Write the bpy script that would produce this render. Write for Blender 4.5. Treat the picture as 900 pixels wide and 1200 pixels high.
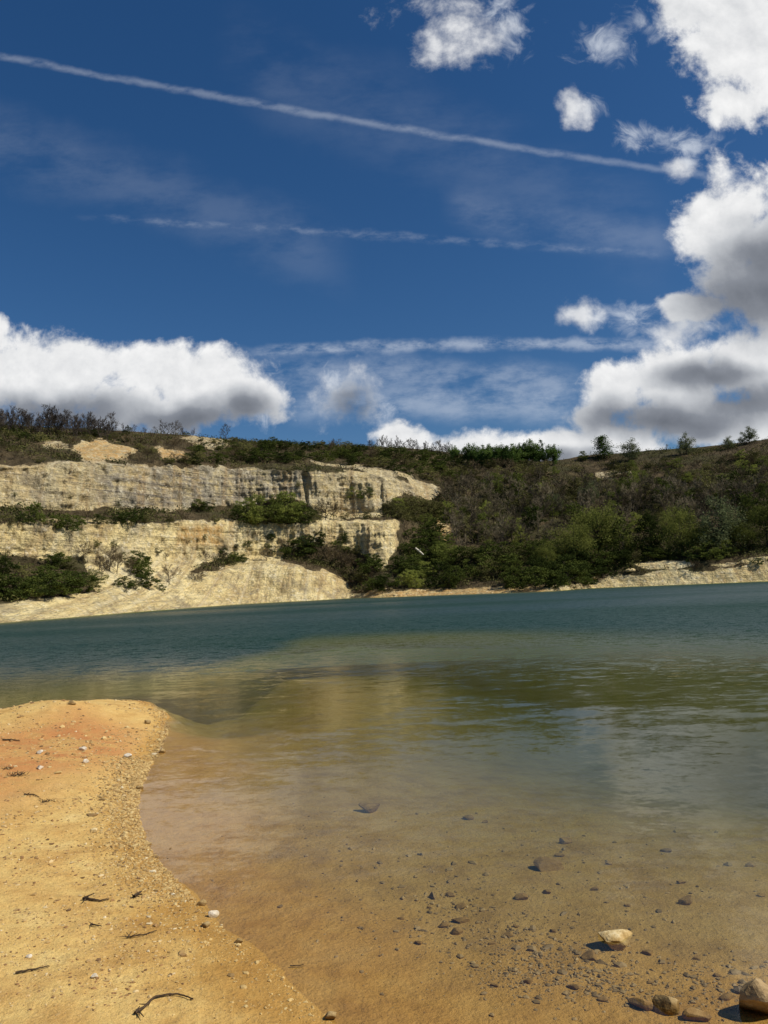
import bpy, math, random
import numpy as np
from mathutils import Vector, Matrix

for o in list(bpy.data.objects):
    bpy.data.objects.remove(o)
SC = bpy.context.scene
COL = SC.collection
R = math.radians
random.seed(7)
rng = np.random.default_rng(11)

# ------------------------------------------------------------------ camera
H = 2.0                                   # eye above the water
FPX = 901.0                               # focal length in pixels of the 900 x 1200 photograph
PITCH, ROLL = R(5.45), R(2.5)
cam_d = bpy.data.cameras.new('camera')
cam = bpy.data.objects.new('camera', cam_d)
COL.objects.link(cam)
cam_d.sensor_fit = 'HORIZONTAL'
cam_d.sensor_width = 36.0
cam_d.lens = 36.0 * FPX / 900.0
cam_d.clip_start = 0.05
cam_d.clip_end = 20000
CM = Matrix.Rotation(R(90) + PITCH, 4, 'X') @ Matrix.Rotation(-ROLL, 4, 'Z')
cam.matrix_world = Matrix.Translation((0, 0, H)) @ CM
SC.camera = cam

# ------------------------------------------------------------------ exposure, sky and sun
SUN_EL, SUN_AZ = R(46), R(103)             # azimuth clockwise from +Y (straight ahead)
SKY_STRENGTH, SUN_STRENGTH, EXPOSURE = 0.067, 4.9, 0.0
SC.view_settings.view_transform = 'Standard'
SC.view_settings.look = 'None'
SC.view_settings.gamma = 1.0
SC.view_settings.use_curve_mapping = False
SC.view_settings.exposure = EXPOSURE
SC.cycles.max_bounces = 5
SC.cycles.diffuse_bounces = 2
SC.cycles.glossy_bounces = 2
SC.cycles.transparent_max_bounces = 12
SC.cycles.caustics_reflective = False
SC.cycles.caustics_refractive = False
SC.cycles.use_denoising = True

sun_d = bpy.data.lights.new('sun', 'SUN')
sun_d.energy = SUN_STRENGTH
sun_d.angle = R(0.53)
sun_d.color = (1.0, 0.945, 0.86)
sun = bpy.data.objects.new('sun', sun_d)
COL.objects.link(sun)
SUN_DIR = Vector((math.cos(SUN_EL) * math.sin(SUN_AZ), math.cos(SUN_EL) * math.cos(SUN_AZ), math.sin(SUN_EL)))
sun.rotation_euler = (-SUN_DIR).to_track_quat('-Z', 'Y').to_euler()
sun.location = (60, 20, 80)


def pix_dir(px, py):
    """unit direction through a point of the photograph"""
    d = CM.to_3x3() @ Vector(((px - 450) / FPX, (600 - py) / FPX, -1.0))
    return d.normalized()


def at(px, py, z=0.0):
    """where the sight line through a point of the photograph meets height z"""
    d = pix_dir(px, py)
    t = (z - H) / d.z
    return Vector((d.x * t, d.y * t, z))


MI = np.array(CM.to_3x3().inverted())


def project(P):
    Q = (P - np.array([0, 0, H])) @ MI.T
    w = np.maximum(-Q[:, 2], 1e-3)
    return np.stack([450 + FPX * Q[:, 0] / w, 600 - FPX * Q[:, 1] / w, -Q[:, 2]], 1)


# ------------------------------------------------------------------ node helper
class NT:
    def __init__(self, tree):
        self.t = tree
        self.n = tree.nodes
        self.l = tree.links

    def put(self, sock, v):
        if isinstance(v, bpy.types.NodeSocket):
            self.l.new(v, sock)
        elif v is not None:
            if sock.type == 'RGBA' and hasattr(v, '__len__') and len(v) == 3:
                v = (*v, 1)
            sock.default_value = v

    def node(self, typ, props=None, **ins):
        nd = self.n.new(typ)
        for k, v in (props or {}).items():
            setattr(nd, k, v)
        for k, v in ins.items():
            self.put(nd.inputs[int(k[1:])] if k[0] == 'i' and k[1:].isdigit() else nd.inputs[k.replace('_', ' ')], v)
        return nd

    def math(self, op, a, b=None, c=None, clamp=False):
        nd = self.node('ShaderNodeMath', {'operation': op, 'use_clamp': clamp})
        for i, v in enumerate((a, b, c)):
            if v is not None:
                self.put(nd.inputs[i], v)
        return nd.outputs[0]

    def vec(self, op, a, b=None):
        nd = self.node('ShaderNodeVectorMath', {'operation': op})
        self.put(nd.inputs[0], a)
        if b is not None:
            self.put(nd.inputs['Scale'] if op == 'SCALE' else nd.inputs[1], b)
        return nd.outputs['Value'] if op in ('LENGTH', 'DOT_PRODUCT', 'DISTANCE') else nd.outputs[0]

    def xyz(self, x, y, z):
        nd = self.node('ShaderNodeCombineXYZ')
        for i, v in enumerate((x, y, z)):
            self.put(nd.inputs[i], v)
        return nd.outputs[0]

    def noise(self, vec, scale, detail=4, rough=0.55, dist=0.0, color=False):
        nd = self.node('ShaderNodeTexNoise', {'noise_dimensions': '3D'})
        self.put(nd.inputs['Vector'], vec)
        nd.inputs['Scale'].default_value = scale
        nd.inputs['Detail'].default_value = detail
        nd.inputs['Roughness'].default_value = rough
        nd.inputs['Distortion'].default_value = dist
        return nd.outputs['Color' if color else 'Fac']

    def sstep(self, v, a, b, lo=0.0, hi=1.0, smooth=True):
        nd = self.node('ShaderNodeMapRange', {'interpolation_type': 'SMOOTHSTEP' if smooth else 'LINEAR', 'clamp': True})
        for k, x in zip(('Value', 'From Min', 'From Max', 'To Min', 'To Max'), (v, a, b, lo, hi)):
            self.put(nd.inputs[k], x)
        return nd.outputs['Result']

    def mix(self, f, a, b, blend='MIX'):
        nd = self.node('ShaderNodeMix', {'data_type': 'RGBA', 'blend_type': blend, 'clamp_factor': True})
        self.put(nd.inputs[0], f)
        self.put(nd.inputs[6], a)
        self.put(nd.inputs[7], b)
        return nd.outputs[2]

    def ramp(self, f, stops):
        nd = self.node('ShaderNodeValToRGB')
        cr = nd.color_ramp
        while len(cr.elements) < len(stops):
            cr.elements.new(0.5)
        for e, (p, c) in zip(cr.elements, stops):
            e.position = p
            e.color = (*c, 1)
        self.put(nd.inputs[0], f)
        return nd.outputs[0]

    def attr(self, name, out='Fac'):
        return self.node('ShaderNodeAttribute', {'attribute_name': name}).outputs[out]

    def bump(self, h, strength, dist, normal=None):
        nd = self.node('ShaderNodeBump')
        self.put(nd.inputs['Height'], h)
        self.put(nd.inputs['Strength'], strength)
        self.put(nd.inputs['Distance'], dist)
        if normal is not None:
            self.put(nd.inputs['Normal'], normal)
        return nd.outputs[0]


# ------------------------------------------------------------------ sky with clouds and contrails (world)
world = bpy.data.worlds.new('World')
SC.world = world
world.use_nodes = True
world.cycles.sampling_method = 'MANUAL'
world.cycles.sample_map_resolution = 512
W = NT(world.node_tree)
W.n.clear()


def uv_of(px, py):
    d = pix_dir(px, py)
    return d.x / d.y, d.z / d.y


sky = W.node('ShaderNodeTexSky', {'sky_type': 'NISHITA', 'sun_disc': False, 'sun_elevation': SUN_EL,
                                  'sun_rotation': SUN_AZ, 'altitude': 150, 'air_density': 1.0,
                                  'dust_density': 0.4, 'ozone_density': 3.0})
gen = W.node('ShaderNodeTexCoord').outputs['Generated']
sep = W.node('ShaderNodeSeparateXYZ', i0=gen)
dx, dy, dz = sep.outputs
yy = W.math('MAXIMUM', dy, 0.12)
U = W.math('DIVIDE', dx, yy)
V = W.math('DIVIDE', dz, yy)
P0 = W.xyz(U, V, 0.0)
front = W.sstep(dy, 0.15, 0.4)
upm = W.sstep(dz, -0.02, 0.03)


def warp(p, amp, scale, off):
    n = W.noise(W.vec('ADD', p, (off, off * 1.7, 3.1)), scale, 3, 0.5, color=True)
    n = W.vec('SUBTRACT', n, (0.5, 0.5, 0.5))
    return W.vec('ADD', p, W.vec('SCALE', n, amp))


# cumulus: lobes (centre x, centre y, radius x, radius y) as they stand in the photograph
CUMULUS = [
    (-60, 460, 110, 66), (40, 448, 85, 62), (-5, 385, 18, 22), (95, 425, 52, 34), (175, 428, 52, 36), (235, 452, 80, 52), (285, 470, 52, 36), (190, 478, 120, 36),
    (470, 522, 56, 26), (560, 528, 90, 28), (640, 526, 80, 28), (720, 520, 70, 34),
    (720, 462, 56, 42), (800, 445, 80, 46), (870, 430, 80, 48), (940, 450, 90, 70), (790, 488, 130, 34), (690, 490, 36, 26), (900, 492, 130, 34),
    (860, 262, 64, 52), (905, 275, 90, 90), (885, 335, 78, 56), (935, 380, 80, 70), (812, 362, 44, 26),
    
    (850, 55, 62, 58), (890, 45, 76, 84), (856, 118, 46, 36), (806, 12, 46, 36), (940, 85, 70, 76),
]
# thin torn scraps
WISPS = [(690, 128, 26, 26), (742, 160, 28, 22), (800, 190, 34, 14), (715, 55, 50, 34), (760, 30, 40, 30), (740, 375, 46, 26), (700, 375, 40, 22),
         (600, 20, 40, 50), (800, 170, 60, 26), (800, 385, 50, 20), (310, 470, 46, 40), (845, 200, 30, 14), (450, 480, 34, 36), (390, 450, 30, 30)]
SOFT = [(405, 466, 36, 32), (430, 486, 24, 26), (530, 16, 56, 46), (508, 46, 40, 28), (672, 371, 26, 18), (790, 196, 22, 14), (676, 124, 16, 22), (815, 385, 60, 24)]
# grey undersides: cloud shading painted into the sky colour
DARK = [(880, 350, 85, 48), (905, 305, 60, 45), (780, 492, 120, 26), (870, 470, 70, 24), (720, 490, 50, 22), (830, 440, 60, 18),
        (60, 486, 120, 24), (215, 490, 100, 22), (285, 478, 30, 24), (410, 480, 30, 26), (600, 540, 100, 10)]


def field(p, lobes, k=0.25):
    out = None
    for (cx, cy, rx, ry) in lobes:
        u, v = uv_of(cx, cy)
        u2, v2 = uv_of(cx, cy - 10)
        s = math.hypot(u2 - u, v2 - v) / 10
        q = W.vec('MULTIPLY', W.vec('SUBTRACT', p, (u, v, 0)), (1 / (rx * s), 1 / (ry * s), 0))
        f = W.math('SUBTRACT', 1.0, W.vec('LENGTH', q))
        out = f if out is None else W.node('ShaderNodeMath', {'operation': 'SMOOTH_MAX'}, i0=out, i1=f, i2=k).outputs[0]
    return out


pw = warp(warp(P0, 0.050, 8.0, 0.3), 0.016, 30.0, 1.9)


def puff(p, rich=True):
    """cauliflower relief: rounded cells in cells, plus a little torn edge"""
    q = W.vec('ADD', p, W.vec('SCALE', W.vec('SUBTRACT', W.noise(p, 16.0, 3, 0.5, color=True), (0.5, 0.5, 0.5)), 0.035))
    vo = W.node('ShaderNodeTexVoronoi', {'feature': 'SMOOTH_F1', 'voronoi_dimensions': '2D', 'normalize': True},
                Vector=q, Scale=8.5, Detail=2.0, Roughness=0.45, Lacunarity=2.3, Smoothness=0.9).outputs['Distance']
    n = W.noise(p, 12.0, 9, 0.64, 0.15)
    return W.math('ADD', W.math('MULTIPLY', W.math('SUBTRACT', 0.34, vo), 1.0), W.math('MULTIPLY', W.math('SUBTRACT', n, 0.5), 2.1))


n1 = puff(P0)
F0 = field(pw, CUMULUS)
dens = W.math('ADD', F0, n1)
alpha = W.math('MAXIMUM', W.sstep(dens, 0.0, 0.48), W.math('MULTIPLY', W.sstep(W.math('ADD', field(pw, SOFT), W.math('MULTIPLY', n1, 1.9)), 0.0, 1.3), 0.85))
relief = W.math('SUBTRACT', n1, puff(W.vec('ADD', P0, (0.0090, 0.0170, 0.0))))  # sunward sides of the puffs painted lighter, far sides darker
thick = W.sstep(W.math('ADD', field(pw, DARK, 0.5), W.math('MULTIPLY', n1, 0.35)), -0.55, 0.95)  # painted shading of the cloud undersides
lit = W.math('ADD', W.math('SUBTRACT', 0.92, W.math('MULTIPLY', thick, 0.76)), W.math('MULTIPLY', relief, 0.24), clamp=True)
cloud_col = W.ramp(lit, [(0.0, (0.13, 0.145, 0.175)), (0.35, (0.25, 0.27, 0.31)), (0.7, (0.55, 0.57, 0.60)), (1.0, (0.92, 0.92, 0.92))])

wn = W.noise(warp(P0, 0.05, 14, 5.0), 22.0, 7, 0.65, 0.6)
wisp = W.math('ADD', field(pw, WISPS), W.math('MULTIPLY', W.math('SUBTRACT', wn, 0.5), 3.0))
wisp_a = W.math('MULTIPLY', W.sstep(wisp, 0.15, 1.5), 0.7)


def streak(pts, width, soft, amt, nscale, rough_amt, thr):
    """an aircraft trail: a slightly bowed line with a frayed edge, fading at both ends"""
    q = np.array([uv_of(*p) for p in pts])
    c = np.polyfit(q[:, 0], q[:, 1], 2)
    v = W.math('ADD', W.math('MULTIPLY', W.math('ADD', W.math('MULTIPLY', U, float(c[0])), float(c[1])), U), float(c[2]))
    jit = W.math('MULTIPLY', W.math('SUBTRACT', W.noise(P0, nscale, 5, 0.6), 0.5), rough_amt)
    d = W.math('ABSOLUTE', W.math('ADD', W.math('SUBTRACT', V, v), jit))
    d = W.math('DIVIDE', d, W.math('ADD', 0.45, W.math('MULTIPLY', W.noise(W.vec('ADD', P0, (2.0, amt * 9, 0)), 7.0, 3, 0.6), 1.1)))
    a = W.sstep(d, width + soft, width * 0.2)
    u0, u1 = q[:, 0].min(), q[:, 0].max()
    e = (u1 - u0) * 0.13
    a = W.math('MULTIPLY', a, W.math('MULTIPLY', W.sstep(U, u0 - 0.01, u0 + e), W.sstep(U, u1 + 0.01, u1 - e)))
    br = W.sstep(W.noise(W.vec('MULTIPLY', P0, (1.0, 2.2, 1.0)), nscale * 0.8, 6, 0.65), thr, thr + 0.35)
    return W.math('MULTIPLY', W.math('MULTIPLY', a, br), amt)


trails = [
    streak([(-120, 45), (0, 62), (200, 100), (450, 152), (600, 172), (740, 192), (860, 210), (960, 224)], 0.0008, 0.0075, 0.19, 24, 0.012, 0.22),
    streak([(80, 255), (250, 262), (330, 268), (450, 276), (600, 289), (800, 300)], 0.001, 0.008, 0.14, 34, 0.018, 0.38),
    streak([(270, 414), (450, 405), (560, 403), (680, 405), (820, 404)], 0.002, 0.010, 0.42, 26, 0.016, 0.30),
    streak([(270, 440), (450, 436), (560, 444), (700, 452)], 0.010, 0.025, 0.30, 14, 0.03, 0.32),
    streak([(330, 476), (450, 472), (560, 474), (690, 480)], 0.010, 0.022, 0.34, 14, 0.03, 0.30),
    streak([(-150, 120), (0, 165), (150, 215), (300, 270), (420, 310)], 0.015, 0.06, 0.07, 9, 0.06, 0.30),
    streak([(250, 60), (400, 120), (600, 200), (800, 290)], 0.03, 0.08, 0.06, 6, 0.08, 0.35),
    streak([(520, 240), (620, 262), (700, 270), (800, 280)], 0.012, 0.03, 0.12, 9, 0.03, 0.3),
]
thin = trails[0]
for t in trails[1:]:
    thin = W.math('ADD', thin, t, clamp=True)
thin = W.math('MAXIMUM', thin, wisp_a)

# the rest of the sky, outside the photograph, carries scattered cloud of the same sort
pz = W.math('MAXIMUM', dz, 0.06)
gp = W.xyz(W.math('DIVIDE', dx, pz), W.math('DIVIDE', dy, pz), 2.0)
gn = W.noise(gp, 0.8, 7, 0.58)
ga = W.math('MULTIPLY', W.sstep(gn, 0.56, 0.68), W.math('SUBTRACT', 1.0, front))

alpha_f = W.math('MULTIPLY', W.math('MULTIPLY', alpha, front), upm)
thin_f = W.math('MULTIPLY', W.math('MULTIPLY', thin, front), upm)
sky_c = W.node('ShaderNodeHueSaturation', Saturation=1.27, Value=0.97, Color=sky.outputs[0]).outputs[0]
sky_c = W.mix(1.0, sky_c, (0.92, 0.98, 1.08), 'MULTIPLY')
bg_sky = W.node('ShaderNodeBackground', Color=sky_c, Strength=SKY_STRENGTH).outputs[0]
bg_thin = W.node('ShaderNodeBackground', Color=(0.74, 0.79, 0.86), Strength=1.0).outputs[0]
bg_cld = W.node('ShaderNodeBackground', Color=cloud_col, Strength=1.0).outputs[0]
bg_gen = W.node('ShaderNodeBackground', Color=(0.62, 0.64, 0.68), Strength=1.0).outputs[0]
m1 = W.node('ShaderNodeMixShader', i0=thin_f, i1=bg_sky, i2=bg_thin).outputs[0]
m2 = W.node('ShaderNodeMixShader', i0=ga, i1=m1, i2=bg_gen).outputs[0]
m3 = W.node('ShaderNodeMixShader', i0=alpha_f, i1=m2, i2=bg_cld).outputs[0]
W.node('ShaderNodeOutputWorld', Surface=m3)


# ------------------------------------------------------------------ numpy noise
def _hash(ix, iy, iz, seed):
    h = (ix * 374761393 + iy * 668265263 + iz * 2147483647 + seed * 974634777) & 0xFFFFFFFF
    h = ((h ^ (h >> 13)) * 1274126177) & 0xFFFFFFFF
    h = (h ^ (h >> 16)) & 0xFFFFFF
    return h / float(0xFFFFFF)


def vnoise(P, seed=0):
    P = np.asarray(P, float)
    i = np.floor(P).astype(np.int64)
    f = P - i
    f = f * f * f * (f * (f * 6 - 15) + 10)
    out = 0
    for a in (0, 1):
        for b in (0, 1):
            for c in (0, 1):
                w = (f[:, 0] if a else 1 - f[:, 0]) * (f[:, 1] if b else 1 - f[:, 1]) * (f[:, 2] if c else 1 - f[:, 2])
                out = out + w * _hash(i[:, 0] + a, i[:, 1] + b, i[:, 2] + c, seed)
    return out * 2 - 1


def fbmn(P, octaves=4, rough=0.5, seed=0):
    P = np.asarray(P, float)
    amp, s, tot = 1.0, 0, 0.0
    for k in range(octaves):
        s = s + amp * vnoise(P * (2 ** k) + k * 17.3, seed + k)
        tot += amp
        amp *= rough
    return s / tot


def p3(x, y, z=0.0):
    x = np.asarray(x, float)
    return np.stack([x, np.asarray(y, float) + 0 * x, np.asarray(z, float) + 0 * x], -1)


def sstep(a, b, x):
    t = np.clip((x - a) / (b - a), 0, 1)
    return t * t * (3 - 2 * t)


# ------------------------------------------------------------------ mesh helpers
def mesh_obj(name, verts, faces, mat, parent=None, smooth=True, attrs=None):
    me = bpy.data.meshes.new(name)
    verts = np.asarray(verts, np.float32)
    if isinstance(faces, np.ndarray):
        k = faces.shape[1]
        me.vertices.add(len(verts))
        me.vertices.foreach_set('co', verts.ravel())
        me.loops.add(faces.size)
        me.loops.foreach_set('vertex_index', faces.astype(np.int32).ravel())
        me.polygons.add(len(faces))
        me.polygons.foreach_set('loop_start', np.arange(0, faces.size, k, dtype=np.int32))
        me.polygons.foreach_set('loop_total', np.full(len(faces), k, np.int32))
        me.update(calc_edges=True)
    else:
        me.from_pydata(verts.tolist(), [], faces)
        me.update()
    me.polygons.foreach_set('use_smooth', np.full(len(me.polygons), smooth))
    for k, v in (attrs or {}).items():
        a = me.attributes.new(k, 'FLOAT', 'POINT')
        a.data.foreach_set('value', np.asarray(v, np.float32))
    me.materials.append(mat)
    o = bpy.data.objects.new(name, me)
    COL.objects.link(o)
    if parent is not None:
        o.parent = parent
    return o


def grid_faces(nr, nc, wrap=False):
    r = np.arange(nr - 1)[:, None]
    c = np.arange(nc if wrap else nc - 1)[None, :]
    c2 = (c + 1) % nc
    f = np.stack([r * nc + c, r * nc + c2, (r + 1) * nc + c2, (r + 1) * nc + c], -1)
    return f.reshape(-1, 4)


def tag(o, label=None, cat=None, group=None, kind=None):
    if label:
        o['label'] = label
    if cat:
        o['category'] = cat
    if group:
        o['group'] = group
    if kind:
        o['kind'] = kind
    return o


# ------------------------------------------------------------------ the shore line and the shape of the bed
# land outline: the near shore line seen in the photograph, then closed round behind the viewer
shore_px = [(0, 838), (60, 829), (120, 824), (165, 821), (183, 823), (193, 838), (195, 855), (186, 880), (170, 905), (161, 930),
            (160, 955), (168, 985), (188, 1015), (215, 1045), (245, 1072), (280, 1100), (330, 1145), (395, 1200)]
SH = [at(*p).xy for p in shore_px]
land = [(-70, 26), (-40, 21), (-20, 15.5)] + [tuple(p) for p in SH] + [(0.25, 3.35), (0.9, 2.9), (1.9, 2.6), (3.2, 2.5), (5, 2.3), (9, 1.2), (16, -2), (34, -10), (70, -20),
                                                                     (70, -70), (-70, -70)]
LAND = np.array(land, float)


def seg_dist(x, y, a, b):
    d = b - a
    t = np.clip(((x - a[0]) * d[0] + (y - a[1]) * d[1]) / (d @ d + 1e-12), 0, 1)
    return np.hypot(x - a[0] - t * d[0], y - a[1] - t * d[1])


def poly_sd(x, y, poly):
    """signed distance, positive inside"""
    best = np.full(np.shape(x), 1e9)
    inside = np.zeros(np.shape(x), bool)
    n = len(poly)
    for i in range(n):
        a, b = poly[i], poly[(i + 1) % n]
        best = np.minimum(best, seg_dist(x, y, a, b))
        cond = ((a[1] > y) != (b[1] > y))
        xi = (b[0] - a[0]) * (y - a[1]) / (b[1] - a[1] + 1e-12) + a[0]
        inside ^= cond & (x < xi)
    return np.where(inside, best, -best)


BAR = [np.array(at(*p).xy) for p in ((290, 812), (390, 774), (470, 754))]


TIP_A = math.atan2(at(183, 823).x, at(183, 823).y)
MOUNDS = [(*at(62, 833, 0.3).xy, 0.7, 0.08), (*at(92, 831, 0.3).xy, 0.8, 0.09), (*at(15, 842, 0.3).xy, 1.2, 0.04)]


def bed(x, y):
    """height of sand and lake bed"""
    x = np.asarray(x, float)
    y = np.asarray(y, float)
    sd = poly_sd(x, y, LAND)
    r = np.hypot(x, y)
    sd = sd + 0.10 * fbmn(p3(x * 1.3, y * 1.3), 4, 0.55, 3) * np.clip(r / 6, 0.5, 2.0) * np.exp(-np.abs(sd) / 1.5)
    up = np.maximum(sd, 0)
    # crest of the spit at its far edge, flatter sand near the viewer
    zl = 0.30 * (1 - np.exp(-up / (1.1 + 1.7 * sstep(8.5, 4.5, y)))) + 0.02 * np.minimum(up, 8)
    dn = np.maximum(-sd, 0)
    dep = (0.035 + 0.045 * sstep(7.5, 12, y)) * dn + 0.012 * dn ** 2
    shelf = 1.0 - 0.40 * sstep(9, 4, y) * sstep(0.0, 1.5, x)
    dep = dep * shelf
    bd = np.full(np.shape(x), 1e9)
    for i in range(len(BAR) - 1):
        bd = np.minimum(bd, seg_dist(x, y, BAR[i], BAR[i + 1]))
    dep = dep * (1 - 0.60 * np.exp(-(bd / 5.0) ** 2))
    back = sstep(TIP_A + R(11), TIP_A - R(1), np.arctan2(x, np.maximum(y, 0.1)) + R(3) * fbmn(p3(x * 0.3, y * 0.3), 3, 0.5, 61)) * sstep(11, 14, r)
    dep = dep * (1 + 9 * back) + 0.5 * back * np.clip(dn, 0, 1)
    dep = 7.0 * (1 - np.exp(-dep / 7.0))
    # steep drop behind the spit
    z = np.where(sd > 0, zl, -dep)
    for (mx, my, mr, mh) in MOUNDS:
        z = z + mh * np.exp(-((x - mx) ** 2 + (y - my) ** 2) / mr ** 2) * (sd > 0)
    w = np.exp(-np.maximum(dn, 0) / 3.0)
    z = z + 0.022 * fbmn(p3(x * 1.1, y * 1.1, 4.0), 3, 0.5, 8) * np.clip(np.abs(sd) / 0.6, 0, 1) * np.where(sd > 0, 1, 0.8)
    z = z + 0.016 * fbmn(p3(x * 3.2, y * 3.2, 7.0), 3, 0.55, 25) * sstep(0.1, 0.6, sd)
    z = z + 0.008 * fbmn(p3(x * 7, y * 7, 2.0), 4, 0.6, 21) * np.clip(np.abs(sd) / 0.15, 0.2, 1) * np.where(sd > 0, 1, w)
    return z


# ------------------------------------------------------------------ far hills: profile lines per column of the photograph
# rows: shore, top of shore bank, foot of lower cliff, top of lower cliff, foot of upper cliff, top of upper cliff, upper slope, crest
# each: (pixel row, metres behind the shore)
COLS = {
    -140: [(742, 0), (716, 9), (668, 20), (616, 21.6), (603, 40), (545, 42.0), (518, 62), (498, 84)],
    0: [(730, 0), (703, 10), (661, 22), (612, 23.6), (598, 43), (545, 45.0), (518, 66), (497, 88)],
    100: [(722, 0), (697, 9), (658, 21), (612, 22.6), (599, 41), (543, 43.0), (518, 63), (502, 84)],
    200: [(714, 0), (690, 9), (655, 19), (612, 20.6), (598, 38), (545, 40.0), (520, 60), (508, 80)],
    300: [(707, 0), (664, 9), (652, 16), (612, 17.6), (597, 35), (548, 37.0), (527, 58), (517, 76)],
    360: [(704, 0), (668, 8), (655, 15), (612, 16.6), (602, 32), (551, 34.0), (530, 58), (521, 78)],
    410: [(701, 0), (684, 6), (662, 14), (612, 15.6), (603, 30), (555, 32.0), (535, 60), (522, 84)],
    450: [(700, 0), (692, 5), (662, 16), (613, 24), (601, 34), (560, 42), (538, 66), (524, 92)],
    500: [(698, 0), (692, 5), (665, 20), (622, 38), (602, 48), (574, 58), (545, 78), (527, 102)],
    560: [(696, 0), (690, 6), (668, 20), (628, 44), (604, 58), (578, 74), (552, 92), (532, 118)],
    640: [(693, 0), (684, 6), (664, 20), (628, 44), (604, 60), (578, 77), (556, 93), (540, 112)],
    700: [(689, 0), (672, 4), (656, 14), (622, 36), (600, 52), (574, 70), (550, 88), (533, 110)],
    800: [(685, 0), (659, 4), (648, 12), (614, 34), (592, 50), (566, 68), (542, 86), (525, 108)],
    900: [(681, 0), (651, 4), (642, 10), (606, 30), (584, 46), (558, 64), (534, 82), (515, 104)],
    1040: [(674, 0), (644, 4), (632, 10), (592, 30), (568, 46), (542, 64), (516, 82), (496, 104)],
}
cx = np.array(sorted(COLS))
NL = 8
ctrl = np.zeros((len(cx), NL, 3))
for i, c in enumerate(cx):
    for j, (py, e) in enumerate(COLS[c]):
        d = pix_dir(c, py)
        hyp = math.hypot(d.x, d.y)
        if j == 0:
            d0 = H / (-d.z) * hyp
        dist = d0 + e
        ctrl[i, j] = (math.atan2(d.x, d.y), dist, H + dist * d.z / hyp)
SHORE_AZ, SHORE_D = ctrl[:, 0, 0], ctrl[:, 0, 1]


def pchip(xs, ys, x):
    """monotone cubic through the control points"""
    h = np.diff(xs)
    dl = np.diff(ys) / h
    m = np.zeros_like(ys)
    m[1:-1] = np.where(dl[:-1] * dl[1:] > 0, 2 * dl[:-1] * dl[1:] / (dl[:-1] + dl[1:] + 1e-12), 0)
    m[0], m[-1] = dl[0], dl[-1]
    x = np.clip(x, xs[0], xs[-1])
    i = np.clip(np.searchsorted(xs, x) - 1, 0, len(xs) - 2)
    t = (x - xs[i]) / h[i]
    return ((2 * t ** 3 - 3 * t ** 2 + 1) * ys[i] + (t ** 3 - 2 * t ** 2 + t) * h[i] * m[i]
            + (-2 * t ** 3 + 3 * t ** 2) * ys[i + 1] + (t ** 3 - t ** 2) * h[i] * m[i + 1])


AZ0, AZ1 = SHORE_AZ[0], SHORE_AZ[-1]
az_front = np.linspace(AZ0, AZ1, 900)
az = np.concatenate([np.linspace(-math.pi, AZ0, 60)[:-1], az_front, np.linspace(AZ1, math.pi, 60)[1:-1]])
lines_d, lines_z = [], []
for j in range(NL):
    azj = ctrl[:, j, 0]
    dd = pchip(azj, ctrl[:, j, 1], az)
    zz = pchip(azj, ctrl[:, j, 2], az)
    # outside the picture the quarry wall comes round and sinks to a low field behind the viewer
    out = np.maximum(np.maximum(AZ0 - az, az - AZ1), 0)
    w = sstep(R(35), R(95), out)
    dd = dd * (1 - w) + w * (66 + 9 * j)
    zz = zz * (1 - w) + w * (0.35 + 0.35 * j)
    lines_d.append(dd)
    lines_z.append(zz)
lines_d[0] = np.maximum(lines_d[0], 40)
shore_of_az = lines_d[0].copy()


def shore_dist(a):
    return np.interp(a, az, shore_of_az)


rows = [(lines_d[0] - 14, lines_z[0] * 0 - 7.5), (lines_d[0] - 5, lines_z[0] * 0 - 1.6), (lines_d[0], lines_z[0] * 0 + 0.0)]
seg_n = [22, 30, 44, 20, 46, 34, 30]
RD, RZ, RS = [rows[0][0], rows[1][0], rows[2][0]], [rows[0][1], rows[1][1], rows[2][1]], [-2.0, -1.0, 0.0]
for j in range(NL - 1):
    for k in range(1, seg_n[j] + 1):
        t = k / seg_n[j]
        RD.append(lines_d[j] * (1 - t) + lines_d[j + 1] * t)
        RZ.append(lines_z[j] * (1 - t) + lines_z[j + 1] * t)
        RS.append(j + t)
zc = lines_z[NL - 1]
for dd, zf in ((12, 1.0), (40, 0.93), (120, 0.8), (500, 0.5), (2000, 0.25), (9000, 0.05)):
    RD.append(lines_d[NL - 1] + dd)
    RZ.append(zc * zf)
    RS.append(7.0 + dd / 100)
RD, RZ = np.array(RD), np.array(RZ)
RS = np.array(RS)[:, None] + 0 * RD
AZ = az[None, :] + 0 * RD
# round the kinks of the profile slightly
for _ in range(2):
    RZs = RZ.copy()
    RZs[5:-6] = 0.25 * RZ[4:-7] + 0.5 * RZ[5:-6] + 0.25 * RZ[6:-5]
    RZ = RZs
X, Y = RD * np.sin(AZ), RD * np.cos(AZ)
Pq = p3(X.ravel(), Y.ravel(), RZ.ravel())
pp = project(Pq)
PX, PY = pp[:, 0], pp[:, 1]


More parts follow.
